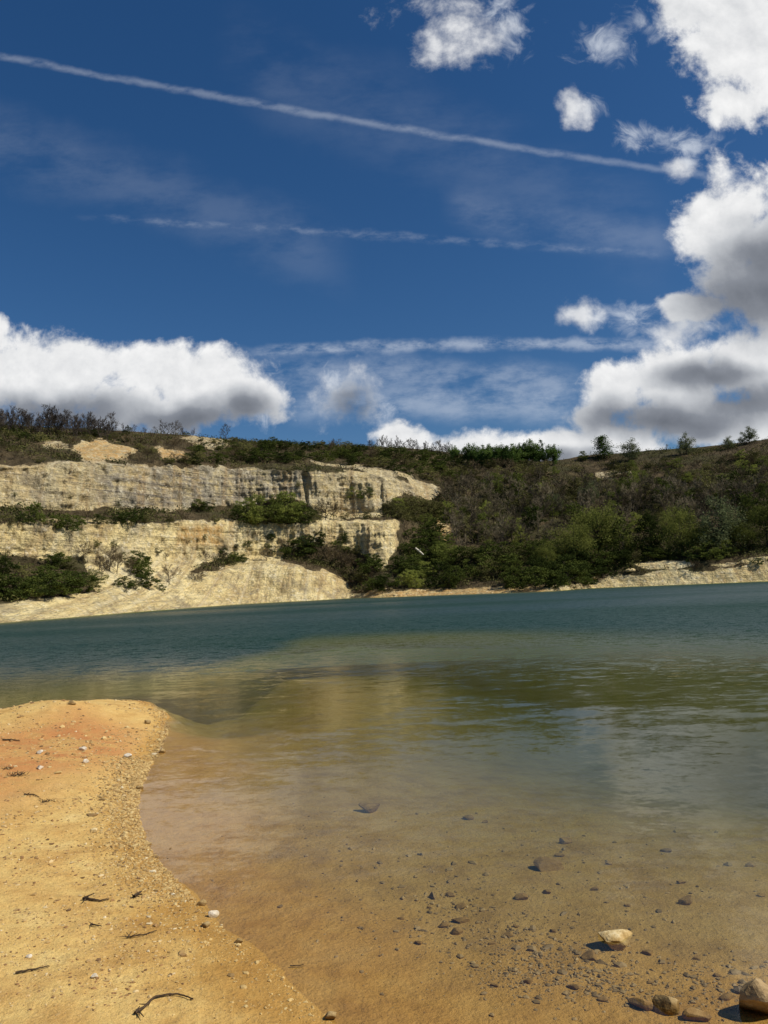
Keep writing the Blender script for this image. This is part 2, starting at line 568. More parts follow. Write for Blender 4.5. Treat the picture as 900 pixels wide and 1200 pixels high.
# bare rock: outlines in the photograph give which part of the real slope carries no soil
BARE = [
    [(-300, 545), (100, 542), (200, 544), (300, 547), (380, 551), (440, 558), (485, 563), (514, 573), (506, 588), (478, 580), (450, 590), (446, 604), (400, 606), (340, 590), (300, 588), (200, 597), (100, 599), (0, 597), (-300, 598)],
    [(-300, 613), (0, 612), (100, 610), (250, 610), (350, 612), (380, 607), (430, 607), (470, 611), (466, 640), (448, 664), (428, 650), (395, 640), (350, 640), (320, 660), (260, 655), (220, 670), (150, 655), (100, 650), (60, 655), (0, 650), (-300, 650)],
    [(-300, 712), (0, 704), (60, 702), (140, 692), (200, 684), (215, 668), (250, 668), (290, 654), (340, 660), (385, 668), (404, 676), (418, 692), (416, 706), (200, 722), (0, 740), (-300, 770)],
    [(96, 640), (200, 640), (215, 668), (200, 690), (140, 700), (112, 694), (104, 676)],
    [(84, 526), (100, 517), (120, 514), (128, 519), (140, 520), (160, 530), (150, 540), (128, 537), (118, 541), (100, 540)],
    [(205, 516), (228, 511), (262, 516), (292, 523), (268, 528), (240, 527)],
    [(40, 519), (70, 516), (80, 524), (55, 526)],
    [(365, 540), (400, 541), (440, 546), (482, 556), (484, 562), (440, 557), (390, 549)],
    [(180, 522), (215, 528), (230, 541), (190, 540)],
    [(640, 700), (640, 688), (690, 684), (716, 674), (740, 671), (780, 668), (830, 669), (870, 664), (900, 658), (1200, 640), (1200, 700)],
    [(742, 662), (762, 657), (800, 657), (812, 662), (790, 666), (750, 668)], [(828, 662), (870, 655), (905, 650), (905, 656), (850, 664)],
    [(420, 704), (430, 694), (500, 691), (560, 691), (640, 690), (640, 704)],
    [(505, 606), (520, 600), (530, 620), (524, 640), (512, 630)],
    [(700, 556), (740, 552), (742, 556), (702, 562)],
]
bare = np.full(len(PX), -1e9)
for poly in BARE:
    bare = np.maximum(bare, poly_sd(PX, PY, np.array(poly, float)))
bn = fbmn(Pq * 0.16, 5, 0.62, 5)
bare = sstep(-3.0, 4.0, bare + 9.0 * bn)
front_ok = (pp[:, 2] > 1) & (np.abs(AZ.ravel()) < R(60))
bare = np.where(front_ok, bare, 0)
shf = sstep(1.4, 0.2, Pq[:, 2])
bare = np.maximum(bare, shf * (RS.ravel() < 1.5))

# relief: gullies on the faces, lumps on the slopes
s = RS.ravel()
face = np.zeros(len(s))
for lo, hi in ((0.1, 1.0), (2.0, 3.0), (4.0, 5.0)):
    face = np.maximum(face, sstep(lo, lo + 0.15, s) * sstep(hi, hi - 0.12, s))
land_w = sstep(0.0, 0.35, s) * sstep(7.05, 6.9, s)
arc = AZ.ravel() * RD.ravel()
gul = fbmn(p3(arc * 0.22, Pq[:, 2] * 0.035, 1.0), 5, 0.6, 31)
gul = -np.abs(gul) * 2 + 0.35
gul2 = -np.abs(fbmn(p3(arc * 0.55, Pq[:, 2] * 0.10, 5.0), 4, 0.6, 33)) * 2 + 0.3
block = vnoise(p3(np.floor(arc * 0.5 + 0.6 * fbmn(Pq * 0.3, 2, 0.5, 34)), np.floor(Pq[:, 2] * 0.9 + 0.5 * fbmn(Pq * 0.3, 2, 0.5, 35)), 0.5), 36)
quiet = 1 - 0.75 * sstep(1.2, 0.9, s) * sstep(R(6), R(9), AZ.ravel())
lump = fbmn(Pq * 0.11, 5, 0.55, 41)
fine = fbmn(Pq * 0.65, 4, 0.6, 51)
strat = fbmn(p3(arc * 0.04, 0 * arc, Pq[:, 2] * 1.3), 3, 0.6, 61)
dR = -quiet * ((1.25 * gul + 0.50 * gul2 + 0.16 * block) * face * bare + 1.2 * lump * (0.35 + face) * land_w + 0.42 * fine * (0.3 + 0.7 * face) * land_w + 0.22 * strat * face * bare)
dZ = quiet * (0.8 * lump + 0.25 * fine) * land_w * (1 - 0.7 * face) + 0.5 * fbmn(p3(arc * 0.06, 0 * arc, s), 4, 0.6, 71) * sstep(2.4, 2.9, s) * land_w
# a broken shore edge
edge_r = 1.1 * fbmn(p3(arc * 0.13, 0 * arc, 0.0), 4, 0.6, 81) * (s <= 1.2)
RD2 = RD + (dR + edge_r).reshape(RD.shape)
RZ2 = RZ + dZ.reshape(RD.shape)
X, Y = RD2 * np.sin(AZ), RD2 * np.cos(AZ)
TP = p3(X.ravel(), Y.ravel(), RZ2.ravel())
tpp = project(TP)


def solid(name):
    m = bpy.data.materials.new(name)
    m.use_nodes = True
    t = NT(m.node_tree)
    t.n.clear()
    return m, t


def finish(t, shader):
    t.node('ShaderNodeOutputMaterial', Surface=shader)


def princ(t, color, rough=0.9, normal=None, spec=0.3, **kw):
    nd = t.node('ShaderNodeBsdfPrincipled')
    t.put(nd.inputs['Base Color'], color)
    t.put(nd.inputs['Roughness'], rough)
    t.put(nd.inputs['Specular IOR Level'], spec)
    if normal is not None:
        t.put(nd.inputs['Normal'], normal)
    for k, v in kw.items():
        t.put(nd.inputs[k.replace('_', ' ')], v)
    return nd.outputs[0]


# --- hillside material: bare limestone, marl, thin soil with dry grass
m_hill, t = solid('hillside_ground')
pos = t.node('ShaderNodeNewGeometry').outputs['Position']
bareA, arcA, zA, orgA = t.attr('bare'), t.attr('arc'), t.attr('level'), t.attr('ochre')
sv = t.xyz(t.math('MULTIPLY', arcA, 0.05), 0.0, t.math('MULTIPLY', zA, 1.1))         # bedding
vv = t.xyz(t.math('MULTIPLY', arcA, 0.8), 0.0, t.math('MULTIPLY', zA, 0.06))          # runnels
big = t.noise(pos, 0.055, 5, 0.6)
med = t.noise(pos, 0.35, 6, 0.65)
fin = t.noise(pos, 2.2, 5, 0.7)
bed_n = t.noise(sv, 2.0, 6, 0.7)
run_n = t.noise(vv, 1.0, 5, 0.65)
c = t.ramp(t.math('ADD', t.math('MULTIPLY', big, 0.5), t.math('MULTIPLY', med, 0.5)),
           [(0.30, (0.34, 0.255, 0.125)), (0.41, (0.60, 0.45, 0.20)), (0.52, (0.79, 0.635, 0.30)), (0.68, (0.86, 0.75, 0.45))])
c = t.mix(t.math('MULTIPLY', t.attr('grey'), t.sstep(t.math('ADD', med, t.math('MULTIPLY', bed_n, 0.5)), 0.5, 0.85)), c, (0.27, 0.24, 0.195))
c = t.mix(t.math('MULTIPLY', t.sstep(run_n, 0.49, 0.63), 0.62), c, (0.40, 0.27, 0.12))
c = t.mix(t.math('MULTIPLY', t.sstep(bed_n, 0.50, 0.64), t.math('ADD', 0.25, t.math('MULTIPLY', t.attr('grey'), 0.5))), c, (0.21, 0.185, 0.15))
c = t.mix(t.math('MULTIPLY', t.sstep(fin, 0.53, 0.68), 0.42), c, (0.13, 0.105, 0.07))
c = t.mix(t.math('MULTIPLY', t.sstep(t.noise(t.xyz(t.math('MULTIPLY', arcA, 0.5), 3.0, t.math('MULTIPLY', zA, 1.0)), 1.1, 6, 0.75), 0.54, 0.68), 0.6), c, (0.15, 0.125, 0.09))
crk = t.math('ABSOLUTE', t.math('SUBTRACT', t.noise(t.xyz(t.math('MULTIPLY', arcA, 0.55), 9.0, t.math('MULTIPLY', zA, 0.42)), 1.0, 5, 0.7), 0.5))
c = t.mix(t.math('MULTIPLY', t.sstep(crk, 0.022, 0.004), 0.5), c, (0.10, 0.075, 0.045))
crs = t.math('ABSOLUTE', t.math('SUBTRACT', t.noise(t.xyz(t.math('MULTIPLY', arcA, 0.06), 4.0, t.math('MULTIPLY', zA, 0.9)), 1.0, 6, 0.7), 0.5))
c = t.mix(t.math('MULTIPLY', t.sstep(crs, 0.020, 0.004), 0.35), c, (0.12, 0.095, 0.06))
pale_s = t.noise(t.xyz(t.math('MULTIPLY', arcA, 0.9), 2.0, t.math('MULTIPLY', zA, 0.05)), 1.0, 4, 0.6)
c = t.mix(t.math('MULTIPLY', t.sstep(pale_s, 0.52, 0.66), 0.3), c, (0.80, 0.71, 0.47))
drk = t.noise(t.vec('ADD', pos, (11, 60, 2)), 0.16, 5, 0.65)  # broad patches of soft shading painted into the rock colour
c = t.mix(t.math('MULTIPLY', t.sstep(drk, 0.53, 0.64), 0.55), c, (0.24, 0.20, 0.135))
c = t.mix(t.math('MULTIPLY', orgA, t.sstep(t.noise(pos, 0.7, 6, 0.75), 0.38, 0.58)), c, (0.52, 0.32, 0.115))
soil = t.ramp(t.math('ADD', t.math('MULTIPLY', med, 0.6), t.math('MULTIPLY', fin, 0.4)),
              [(0.32, (0.035, 0.028, 0.014)), (0.48, (0.080, 0.060, 0.032)), (0.60, (0.13, 0.095, 0.048)), (0.72, (0.20, 0.15, 0.08))])
soil = t.mix(t.sstep(big, 0.45, 0.62), soil, t.mix(0.5, soil, (0.045, 0.055, 0.018)))
bmask = t.sstep(t.math('ADD', bareA, t.math('MULTIPLY', t.math('SUBTRACT', fin, 0.5), 0.9)), 0.38, 0.62)
c = t.mix(t.math('MULTIPLY', t.sstep(t.noise(pos, 1.3, 5, 0.75), 0.53, 0.64), 0.32), c, (0.19, 0.15, 0.095))
c = t.mix(t.math('MULTIPLY', t.sstep(t.noise(t.vec('ADD', pos, (5, 5, 50)), 1.0, 5, 0.75), 0.54, 0.66), 0.5), c, (0.86, 0.78, 0.56))
c = t.mix(bmask, soil, c)
hgt = t.math('ADD', t.math('MULTIPLY', med, 1.0), t.math('ADD', t.math('MULTIPLY', fin, 0.35), t.math('MULTIPLY', bed_n, 0.35)))
finish(t, princ(t, c, 0.95, t.bump(hgt, 1.0, 1.2), 0.1))

ochre = np.zeros(len(s))
for poly in ([(84, 524), (110, 512), (140, 516), (162, 528), (150, 540), (100, 541)], [(420, 704), (430, 690), (500, 687), (640, 684), (640, 704)], [(410, 660), (440, 660), (440, 680), (400, 672)],
             [(210, 616), (262, 614), (262, 640), (205, 640)], [(180, 522), (215, 528), (230, 541), (190, 540)], [(505, 606), (520, 600), (530, 620), (524, 640), (512, 630)]):
    ochre = np.maximum(ochre, sstep(-4, 6, poly_sd(tpp[:, 0], tpp[:, 1], np.array(poly, float))))
grey = sstep(3.9, 4.2, s) * 0.42 + 0.45 * sstep(-25, 10, poly_sd(tpp[:, 0], tpp[:, 1], np.array([(120, 550), (300, 548), (350, 560), (330, 590), (180, 598), (120, 590)], float)))
hill = mesh_obj('hillside', TP, grid_faces(RD.shape[0], RD.shape[1], True), m_hill, attrs={'bare': bare, 'arc': arc, 'level': TP[:, 2], 'ochre': ochre, 'grey': grey})
tag(hill, kind='structure')

# ------------------------------------------------------------------ beach and lake bed (one polar sheet, fine near the viewer)
a_d = np.concatenate([np.linspace(-math.pi, R(-38), 90)[:-1], np.linspace(R(-38), R(38), 620), np.linspace(R(38), math.pi, 90)[1:-1]])
r_d = np.concatenate([np.linspace(0.02, 2.4, 20)[:-1], np.geomspace(2.4, 30, 560), np.geomspace(30, 90, 50)[1:]])
AA, RR = np.meshgrid(a_d, r_d)
bx, by = (RR * np.sin(AA)).ravel(), (RR * np.cos(AA)).ravel()
bz = bed(bx, by)
sdv = poly_sd(bx, by, LAND)
lim = shore_dist(AA.ravel())
bz = np.where((RR.ravel() > lim - 15) & (sdv < 0), np.minimum(bz, -6.8), bz)
m_sand, t = solid('sand')
pos = t.node('ShaderNodeNewGeometry').outputs['Position']
zz = t.node('ShaderNodeSeparateXYZ', i0=pos).outputs[2]
n_big = t.noise(pos, 0.55, 4, 0.6)
n_med = t.noise(pos, 3.0, 6, 0.65)
n_fin = t.noise(pos, 42.0, 5, 0.7)
n_grn = t.noise(pos, 170.0, 3, 0.7)
redA = t.attr('red')
dry = t.ramp(n_med, [(0.30, (0.50, 0.285, 0.078)), (0.45, (0.63, 0.395, 0.120)), (0.58, (0.69, 0.465, 0.150)), (0.72, (0.74, 0.54, 0.205))])
dry = t.mix(t.math('MULTIPLY', redA, t.sstep(t.math('ADD', t.math('MULTIPLY', n_med, 0.6), t.math('MULTIPLY', n_big, 0.4)), 0.36, 0.56)), dry, (0.50, 0.20, 0.058))
dry = t.mix(t.math('MULTIPLY', t.sstep(t.noise(pos, 9.0, 6, 0.7), 0.50, 0.68), 0.45), dry, (0.42, 0.235, 0.075))
dry = t.mix(t.math('MULTIPLY', t.sstep(n_fin, 0.54, 0.70), 0.6), dry, (0.30, 0.17, 0.065))
dry = t.mix(t.math('MULTIPLY', t.sstep(n_grn, 0.58, 0.70), 0.55), dry, (0.80, 0.66, 0.40))
dry = t.mix(t.math('MULTIPLY', t.sstep(n_grn, 0.45, 0.33), 0.65), dry, (0.20, 0.11, 0.04))
wet = t.ramp(n_med, [(0.30, (0.38, 0.195, 0.040)), (0.5, (0.48, 0.265, 0.060)), (0.7, (0.53, 0.315, 0.085))])
wet = t.mix(t.math('MULTIPLY', t.sstep(n_fin, 0.54, 0.70), 0.5), wet, (0.16, 0.09, 0.03))
silt = t.ramp(n_med, [(0.30, (0.31, 0.185, 0.055)), (0.5, (0.41, 0.26, 0.082)), (0.7, (0.47, 0.32, 0.12))])
silt = t.mix(t.math('MULTIPLY', t.sstep(n_fin, 0.53, 0.72), 0.4), silt, (0.20, 0.14, 0.065))
zw = t.math('ADD', zz, t.math('MULTIPLY', t.math('SUBTRACT', n_med, 0.5), 0.06))
c = t.mix(t.sstep(zw, 0.012, 0.085), wet, dry)
c = t.mix(t.sstep(zw, -0.015, -0.085), c, silt)
bump1 = t.bump(n_fin, 0.8, 0.018, t.bump(t.noise(pos, 13.0, 4, 0.6), 0.6, 0.03))
bump2 = t.bump(n_grn, 0.4, 0.004, bump1)
rough = t.sstep(zw, 0.0, 0.05, 0.45, 0.95)
finish(t, princ(t, c, rough, bump2, 0.25))
red = np.zeros(len(bx))
for poly in ([(-60, 870), (0, 862), (90, 838), (160, 842), (188, 860), (185, 885), (140, 885), (90, 895), (0, 935), (-60, 950)],):
    q = np.array([tuple(at(a, b, 0.25).xy) for a, b in poly])
    red = np.maximum(red, sstep(-0.7, 0.9, poly_sd(bx, by, q)))
beach = mesh_obj('beach', np.stack([bx, by, bz], 1), grid_faces(len(r_d), len(a_d), True), m_sand, attrs={'red': red})
tag(beach, kind='structure')

# ------------------------------------------------------------------ water
a_w = np.concatenate([np.linspace(-math.pi, R(-40), 60)[:-1], np.linspace(R(-40), R(40), 260), np.linspace(R(40), math.pi, 60)[1:-1]])
sw = shore_dist(a_w) + 2.5
tr = np.linspace(0, 1, 300)
WR = 1.5 * (sw[None, :] / 1.5) ** tr[:, None]
wx, wy = (WR * np.sin(a_w)[None, :]).ravel(), (WR * np.cos(a_w)[None, :]).ravel()
wd = np.maximum(-bed(wx, wy), 0)
far_sh = (np.broadcast_to(sw[None, :], WR.shape) - WR).ravel() - 2.5
wd = np.where(WR.ravel() > 45, np.minimum(wd, np.maximum(far_sh * 0.45, 0.02)), wd)
m_wat, t = solid('lake_water')
pos = t.node('ShaderNodeNewGeometry').outputs['Position']
dep = t.attr('depth')
ruf = t.attr('ruffle')
far = t.attr('near_ripple')


def slopes(vec, scale, detail, amp):
    n_ = t.noise(vec, scale, detail, 0.55, 0.25, color=True)
    n_ = t.vec('MULTIPLY', t.vec('SUBTRACT', n_, (0.5, 0.5, 0.5)), (0.7, 1.0, 0.0))
    return t.vec('SCALE', n_, amp)


sx = t.vec('MULTIPLY', pos, (0.45, 1.0, 1.0))
sl = slopes(sx, 1.3, 2, t.math('ADD', t.math('MULTIPLY', far, 0.075), 0.004))
sl = t.vec('ADD', sl, slopes(sx, 4.5, 3, t.math('ADD', 0.008, t.math('ADD', t.math('MULTIPLY', far, 0.045), t.math('MULTIPLY', ruf, 2.0)))))
sl = t.vec('ADD', sl, slopes(t.vec('MULTIPLY', pos, (0.8, 1.0, 1.0)), 17.0, 2, t.math('ADD', 0.010, t.math('MULTIPLY', ruf, 1.6))))
rip = t.vec('NORMALIZE', t.vec('ADD', sl, (0.0, 0.0, 1.0)))
tc = t.node('ShaderNodeCombineColor')
for i, k in enumerate((0.80, 0.55, 1.7)):
    t.put(tc.inputs[i], t.math('POWER', 2.71828, t.math('MULTIPLY', dep, -k)))
transp = t.node('ShaderNodeBsdfTransparent', Color=tc.outputs[0]).outputs[0]
body_c = t.mix(t.sstep(dep, 0.4, 4.6), (0.104, 0.108, 0.014), (0.005, 0.032, 0.020))
body = t.node('ShaderNodeBsdfDiffuse', Color=body_c).outputs[0]
opac = t.math('SUBTRACT', 1.0, t.math('POWER', 2.71828, t.math('MULTIPLY', dep, -0.85)))
inner = t.node('ShaderNodeMixShader', i0=opac, i1=transp, i2=body).outputs[0]
gloss = t.node('ShaderNodeBsdfGlossy', Color=(1, 1, 1), Roughness=t.math('ADD', 0.10, t.math('MULTIPLY', ruf, 0.30)), Normal=rip).outputs[0]
fr = t.node('ShaderNodeFresnel', IOR=1.333, Normal=rip).outputs[0]
fr = t.math('MULTIPLY', fr, t.math('SUBTRACT', 0.96, t.math('MULTIPLY', ruf, 0.72)))   # steep wavelets turn their faces to the viewer
finish(t, t.node('ShaderNodeMixShader', i0=fr, i1=inner, i2=gloss).outputs[0])
wr = np.hypot(wx, wy)
nr = sstep(8.8, 13, wr + 1.5 * fbmn(p3(wx * 0.3, wy * 0.3), 3, 0.55, 97)) * sstep(60, 25, wr)
rf = sstep(15, 32, wr + 5 * fbmn(p3(wx * 0.12, wy * 0.12), 4, 0.55, 91) + 0.25 * wx)
rf = np.clip(0.05 + 0.95 * rf, 0, 1) * (0.8 + 0.4 * fbmn(p3(wx * 0.03, wy * 0.07), 3, 0.5, 95))
water = mesh_obj('lake_water', np.stack([wx, wy, np.zeros_like(wx)], 1), grid_faces(len(tr), len(a_w), True), m_wat, attrs={'depth': wd, 'ruffle': rf, 'near_ripple': nr})
tag(water, kind='structure')
# ------------------------------------------------------------------ plants: prototypes
def tube_mesh(segs, sides=3):
    """tapered limbs: (p0, p1, r0, r1)"""
    V, F = [], []
    for (a, b, r0, r1) in segs:
        a, b = np.asarray(a, float), np.asarray(b, float)
        d = b - a
        n = np.linalg.norm(d)
        if n < 1e-6:
            continue
        d /= n
        u = np.cross(d, (0.3, 0.9, 0.2) if abs(d[2]) > 0.8 else (0, 0, 1))
        u /= np.linalg.norm(u)
        v = np.cross(d, u)
        i = len(V)
        for (p, r) in ((a, r0), (b, r1)):
            for k in range(sides):
                g = 2 * math.pi * k / sides
                V.append(p + r * (math.cos(g) * u + math.sin(g) * v))
        for k in range(sides):
            F.append((i + k, i + (k + 1) % sides, i + sides + (k + 1) % sides, i + sides + k))
    return np.array(V), F


def leaf_mesh(cent, size, g, flat=0.0):
    """one bent leaf spray (two triangles) at every centre"""
    n = len(cent)
    d = g.normal(size=(n, 3))
    d /= np.linalg.norm(d, axis=1)[:, None]
    e = np.cross(d, g.normal(size=(n, 3)))
    e /= np.linalg.norm(e, axis=1)[:, None]
    s = (size * g.uniform(0.6, 1.4, n))[:, None]
    a, b = cent + d * s, cent - d * s
    c = cent + e * s * 0.55
    f = cent - e * s * 0.55 + np.cross(d, e) * s * 0.25
    V = np.stack([a, c, b, f], 1).reshape(-1, 3)
    i = np.arange(n)[:, None] * 4
    return V, np.concatenate([i + 0, i + 1, i + 2, i + 3], 1)


def plant_mat(name, cols, trans=0.25, spread=0.35):
    m, t = solid(name)
    info = t.node('ShaderNodeObjectInfo').outputs['Random']
    pos = t.node('ShaderNodeTexCoord').outputs['Object']
    n = t.noise(pos, 1.1, 3, 0.6)
    f = t.math('ADD', t.math('MULTIPLY', n, 0.75), t.math('MULTIPLY', info, 0.45))
    k = len(cols)
    c = t.ramp(f, [(0.30 + 0.55 * i / (k - 1), cc) for i, cc in enumerate(cols)])
    v = t.math('ADD', 1.0 - spread / 2, t.math('MULTIPLY', info, spread))
    c = t.node('ShaderNodeHueSaturation', Value=v, Color=c).outputs[0]
    d = t.node('ShaderNodeBsdfDiffuse', Color=c).outputs[0]
    if trans:
        tl = t.node('ShaderNodeBsdfTranslucent', Color=c).outputs[0]
        d = t.node('ShaderNodeMixShader', i0=trans, i1=d, i2=tl).outputs[0]
    finish(t, d)
    return m


M_BARK = plant_mat('bark', [(0.044, 0.036, 0.028), (0.088, 0.072, 0.056)], 0)
M_TWIG = plant_mat('twigs', [(0.0952, 0.0762, 0.047), (0.1512, 0.1232, 0.0762), (0.2128, 0.177, 0.112)], 0, 0.6)
M_DARK = plant_mat('evergreen_leaves', [(0.0322, 0.0448, 0.0126), (0.0582, 0.0762, 0.0179), (0.0986, 0.1165, 0.0251)], 0.2)
M_PINE = plant_mat('pine_needles', [(0.055, 0.095, 0.024), (0.09, 0.145, 0.034), (0.125, 0.18, 0.042)], 0.2)
M_GREEN = plant_mat('spring_leaves', [(0.1027, 0.1268, 0.029), (0.1631, 0.1932, 0.0435), (0.2416, 0.2596, 0.0581)], 0.35, 0.5)
M_TALL = plant_mat('lit_spring_leaves', [(0.1148, 0.1318, 0.0306), (0.17, 0.187, 0.0442), (0.238, 0.2422, 0.0638)], 0.4, 0.45)
M_PALE = plant_mat('pale_young_leaves', [(0.13, 0.15, 0.065), (0.18, 0.205, 0.095), (0.24, 0.26, 0.125)], 0.35)
M_OLIVE = plant_mat('olive_scrub', [(0.0805, 0.0782, 0.0276), (0.1323, 0.1265, 0.0437), (0.1782, 0.1702, 0.0575)], 0.2, 0.5)
M_BROWN = plant_mat('dry_scrub', [(0.0935, 0.0704, 0.0396), (0.143, 0.1078, 0.0594), (0.198, 0.1518, 0.0858)], 0.1, 0.5)


def perp(d, g):
    p = np.cross(d, g.normal(size=3))
    return p / (np.linalg.norm(p) + 1e-9)


def grow_bare(seed, h, spread=0.55, limbs=11, twigs=7):
    """leafless tree of height h: bent trunk, limbs, branches and fine twigs"""
    g = np.random.default_rng(seed)
    trunk, crown = [], []
    p = np.zeros(3)
    d = np.array([0, 0, 1.0])
    pts = [p]
    n = 6
    for k in range(n):
        d = d + g.normal(size=3) * 0.09
        d[2] = max(d[2], 0.7)
        d /= np.linalg.norm(d)
        p = p + d * h * 0.86 / n
        pts.append(p)
    r0 = h * 0.016
    for k in range(n):
        trunk.append((pts[k], pts[k + 1], r0 * (1 - k / n) + 0.012, r0 * (1 - (k + 1) / n) + 0.01))

    def along(t):
        k = min(int(t * n), n - 1)
        return pts[k] + (pts[k + 1] - pts[k]) * (t * n - k)
    for i in range(limbs):
        t = 0.2 + 0.8 * (i + g.random()) / limbs
        a = along(t)
        up = 0.55 + 0.5 * t
        az_ = g.uniform(0, 6.28)
        dd = np.array([math.cos(az_), math.sin(az_), up + g.normal() * 0.15])
        dd /= np.linalg.norm(dd)
        L = h * spread * (1.05 - 0.65 * t) * g.uniform(0.7, 1.1)
        m = a + dd * L * 0.5
        dd2 = dd + np.array([0, 0, 0.35]) + g.normal(size=3) * 0.12
        dd2 /= np.linalg.norm(dd2)
        e = m + dd2 * L * 0.5
        trunk += [(a, m, r0 * 0.45 * (1.1 - t) + 0.012, 0.016), (m, e, 0.016, 0.008)]
        for j in range(7):
            q = (a + (m - a) * g.uniform(0.4, 1)) if j < 3 else (m + (e - m) * g.random())
            bd = dd2 + perp(dd2, g) * g.uniform(0.5, 1.0)
            bd /= np.linalg.norm(bd)
            bl = L * g.uniform(0.25, 0.5)
            b = q + bd * bl
            crown.append((q, b, h * 0.0045, h * 0.002))
            for k in range(twigs):
                w = q + (b - q) * g.uniform(0.2, 1)
                td = bd + perp(bd, g) * g.uniform(0.4, 1.1) + np.array([0, 0, 0.2])
                td /= np.linalg.norm(td)
                crown.append((w, w + td * bl * g.uniform(0.35, 0.8), h * 0.0036, h * 0.0016))
    return tube_mesh(trunk, 5), tube_mesh(crown, 3)


def grow_leafy(seed, h, w, leaves, size, lobes=9, low=0.15, inner=0.35, droop=0.0):
    """leafy tree or shrub: short trunk with limbs into uneven leaf clumps"""
    g = np.random.default_rng(seed)
    segs = []
    cs = []
    top = np.array([g.normal() * 0.05 * h, g.normal() * 0.05 * h, h * 0.62])
    segs.append((np.zeros(3), top * 0.5, h * 0.022 + 0.02, h * 0.016))
    segs.append((top * 0.5, top, h * 0.016, h * 0.008))
    for i in range(lobes):
        t = (i + 0.5) / lobes
        zc_ = h * (low + (0.93 - low) * t ** 0.85)
        rad = w * 0.5 * math.sin(math.pi * min(0.98, 0.22 + 0.70 * t)) * g.uniform(0.35, 0.95)
        a_ = i * 2.4 + g.uniform(-0.5, 0.5)
        c = np.array([math.cos(a_) * rad, math.sin(a_) * rad, zc_])
        r = np.array([w, w, h * 0.55]) * g.uniform(0.17, 0.29) * (1.15 - 0.4 * t)
        cs.append((c, r))
        st = top * min(0.9, max(0.15, zc_ / h * 0.8))
        mid = (st + c) / 2 + g.normal(size=3) * 0.03 * h
        segs += [(st, mid, h * 0.008 + 0.01, 0.02), (mid, c, 0.02, 0.008)]
    vol = np.array([np.prod(r) for c, r in cs])
    per = np.maximum((vol / vol.sum() * leaves).astype(int), 20)
    out = []
    for (c, r), n in zip(cs, per):
        # sub-clumps inside the lobe leave gaps between them
        k = max(5, n // 22)
        sub = g.normal(size=(k, 3))
        sub /= np.linalg.norm(sub, axis=1)[:, None]
        sub = c + sub * r * (g.uniform(inner, 1.0, (k, 1)) ** 0.6)
        q = sub[g.integers(0, k, n)] + g.normal(size=(n, 3)) * r * 0.17
        out.append(q)
    q = np.concatenate(out)
    q[:, 2] = np.maximum(q[:, 2], 0.03)
    return tube_mesh(segs, 5), leaf_mesh(q, size, g)


def grow_round(seed, h, w, leaves, size, low=0.06, clumps=70, fill=0.5):
    """rounded free-standing tree: an egg of many small leaf clumps on branching limbs"""
    g = np.random.default_rng(seed)
    top = np.array([g.normal() * 0.03 * h, g.normal() * 0.03 * h, h * 0.8])
    segs = [(np.zeros(3), top * 0.5, h * 0.02 + 0.02, h * 0.014), (top * 0.5, top, h * 0.014, 0.02)]
    out = []
    ph = g.uniform(0, 6.28, 4)
    for k in range(clumps):
        d = g.normal(size=3)
        d /= np.linalg.norm(d)
        t = 0.5 + 0.5 * d[2]
        az_ = math.atan2(d[1], d[0])
        bulge = 1 + 0.16 * math.sin(2 * az_ + ph[0] + 3 * t) + 0.13 * math.sin(3 * az_ + ph[1] - 5 * t) + 0.10 * math.sin(5 * az_ + ph[2] + 7 * t)
        r = g.uniform(fill, 1.0) * bulge
        c = np.array([d[0] * w * 0.5 * r, d[1] * w * 0.5 * r, h * (low + (1 - low) * (0.46 + 0.44 * d[2] * min(r, 1.08)))])
        n = int(leaves / clumps * g.uniform(0.5, 1.5))
        q = c + g.normal(size=(n, 3)) * np.array([w, w, h * 0.8]) * g.uniform(0.045, 0.075)
        out.append(q)
        if k % 3 == 0:
            st = top * min(0.95, max(0.12, c[2] / h * 0.7))
            mid = (st + c) / 2 + g.normal(size=3) * 0.03 * h
            segs += [(st, mid, h * 0.006 + 0.01, 0.02), (mid, c, 0.02, 0.008)]
    q = np.concatenate(out)
    q[:, 2] = np.maximum(q[:, 2], 0.03)
    return tube_mesh(segs, 5), leaf_mesh(q, size, g)


def grow_pine(seed, h, w, leaves, size):
    """tall evergreen with a narrow uneven crown from near the ground"""
    g = np.random.default_rng(seed)
    segs = [(np.zeros(3), np.array([0, 0, h * 0.95]), h * 0.022, 0.02)]
    pts = []
    tiers = 11
    for i in range(tiers):
        t = i / (tiers - 1)
        z = h * (0.10 + 0.84 * t)
        rr = w * 0.5 * (1 - 0.8 * t ** 1.3) * g.uniform(0.75, 1.1)
        for k in range(6):
            a_ = g.uniform(0, 6.28)
            L = rr * g.uniform(0.6, 1.1)
            e = np.array([math.cos(a_) * L, math.sin(a_) * L, z + L * 0.25])
            segs.append((np.array([0, 0, z]), e, 0.035, 0.01))
            n = leaves // (tiers * 6)
            tt = g.uniform(0.2, 1.05, (n, 1))
            pts.append(np.array([0, 0, z]) + tt * (e - np.array([0, 0, z])) + g.normal(size=(n, 3)) * np.array([0.1, 0.1, 0.06]) * h * 0.7)
    return tube_mesh(segs, 5), leaf_mesh(np.concatenate(pts), size, g)


PROTO = {}


def proto(key, n, fn):
    PROTO[key] = [fn(i) for i in range(n)]


def as_meshes(tm, cm, mt, mc, name):
    out = []
    for (nm, (v, f), m) in (('trunk', tm, mt), ('crown', cm, mc)):
        o = mesh_obj(nm, v, f, m, smooth=False)
        me = o.data
        me.name = name + '_' + nm
        bpy.data.objects.remove(o)
        out.append(me)
    return out


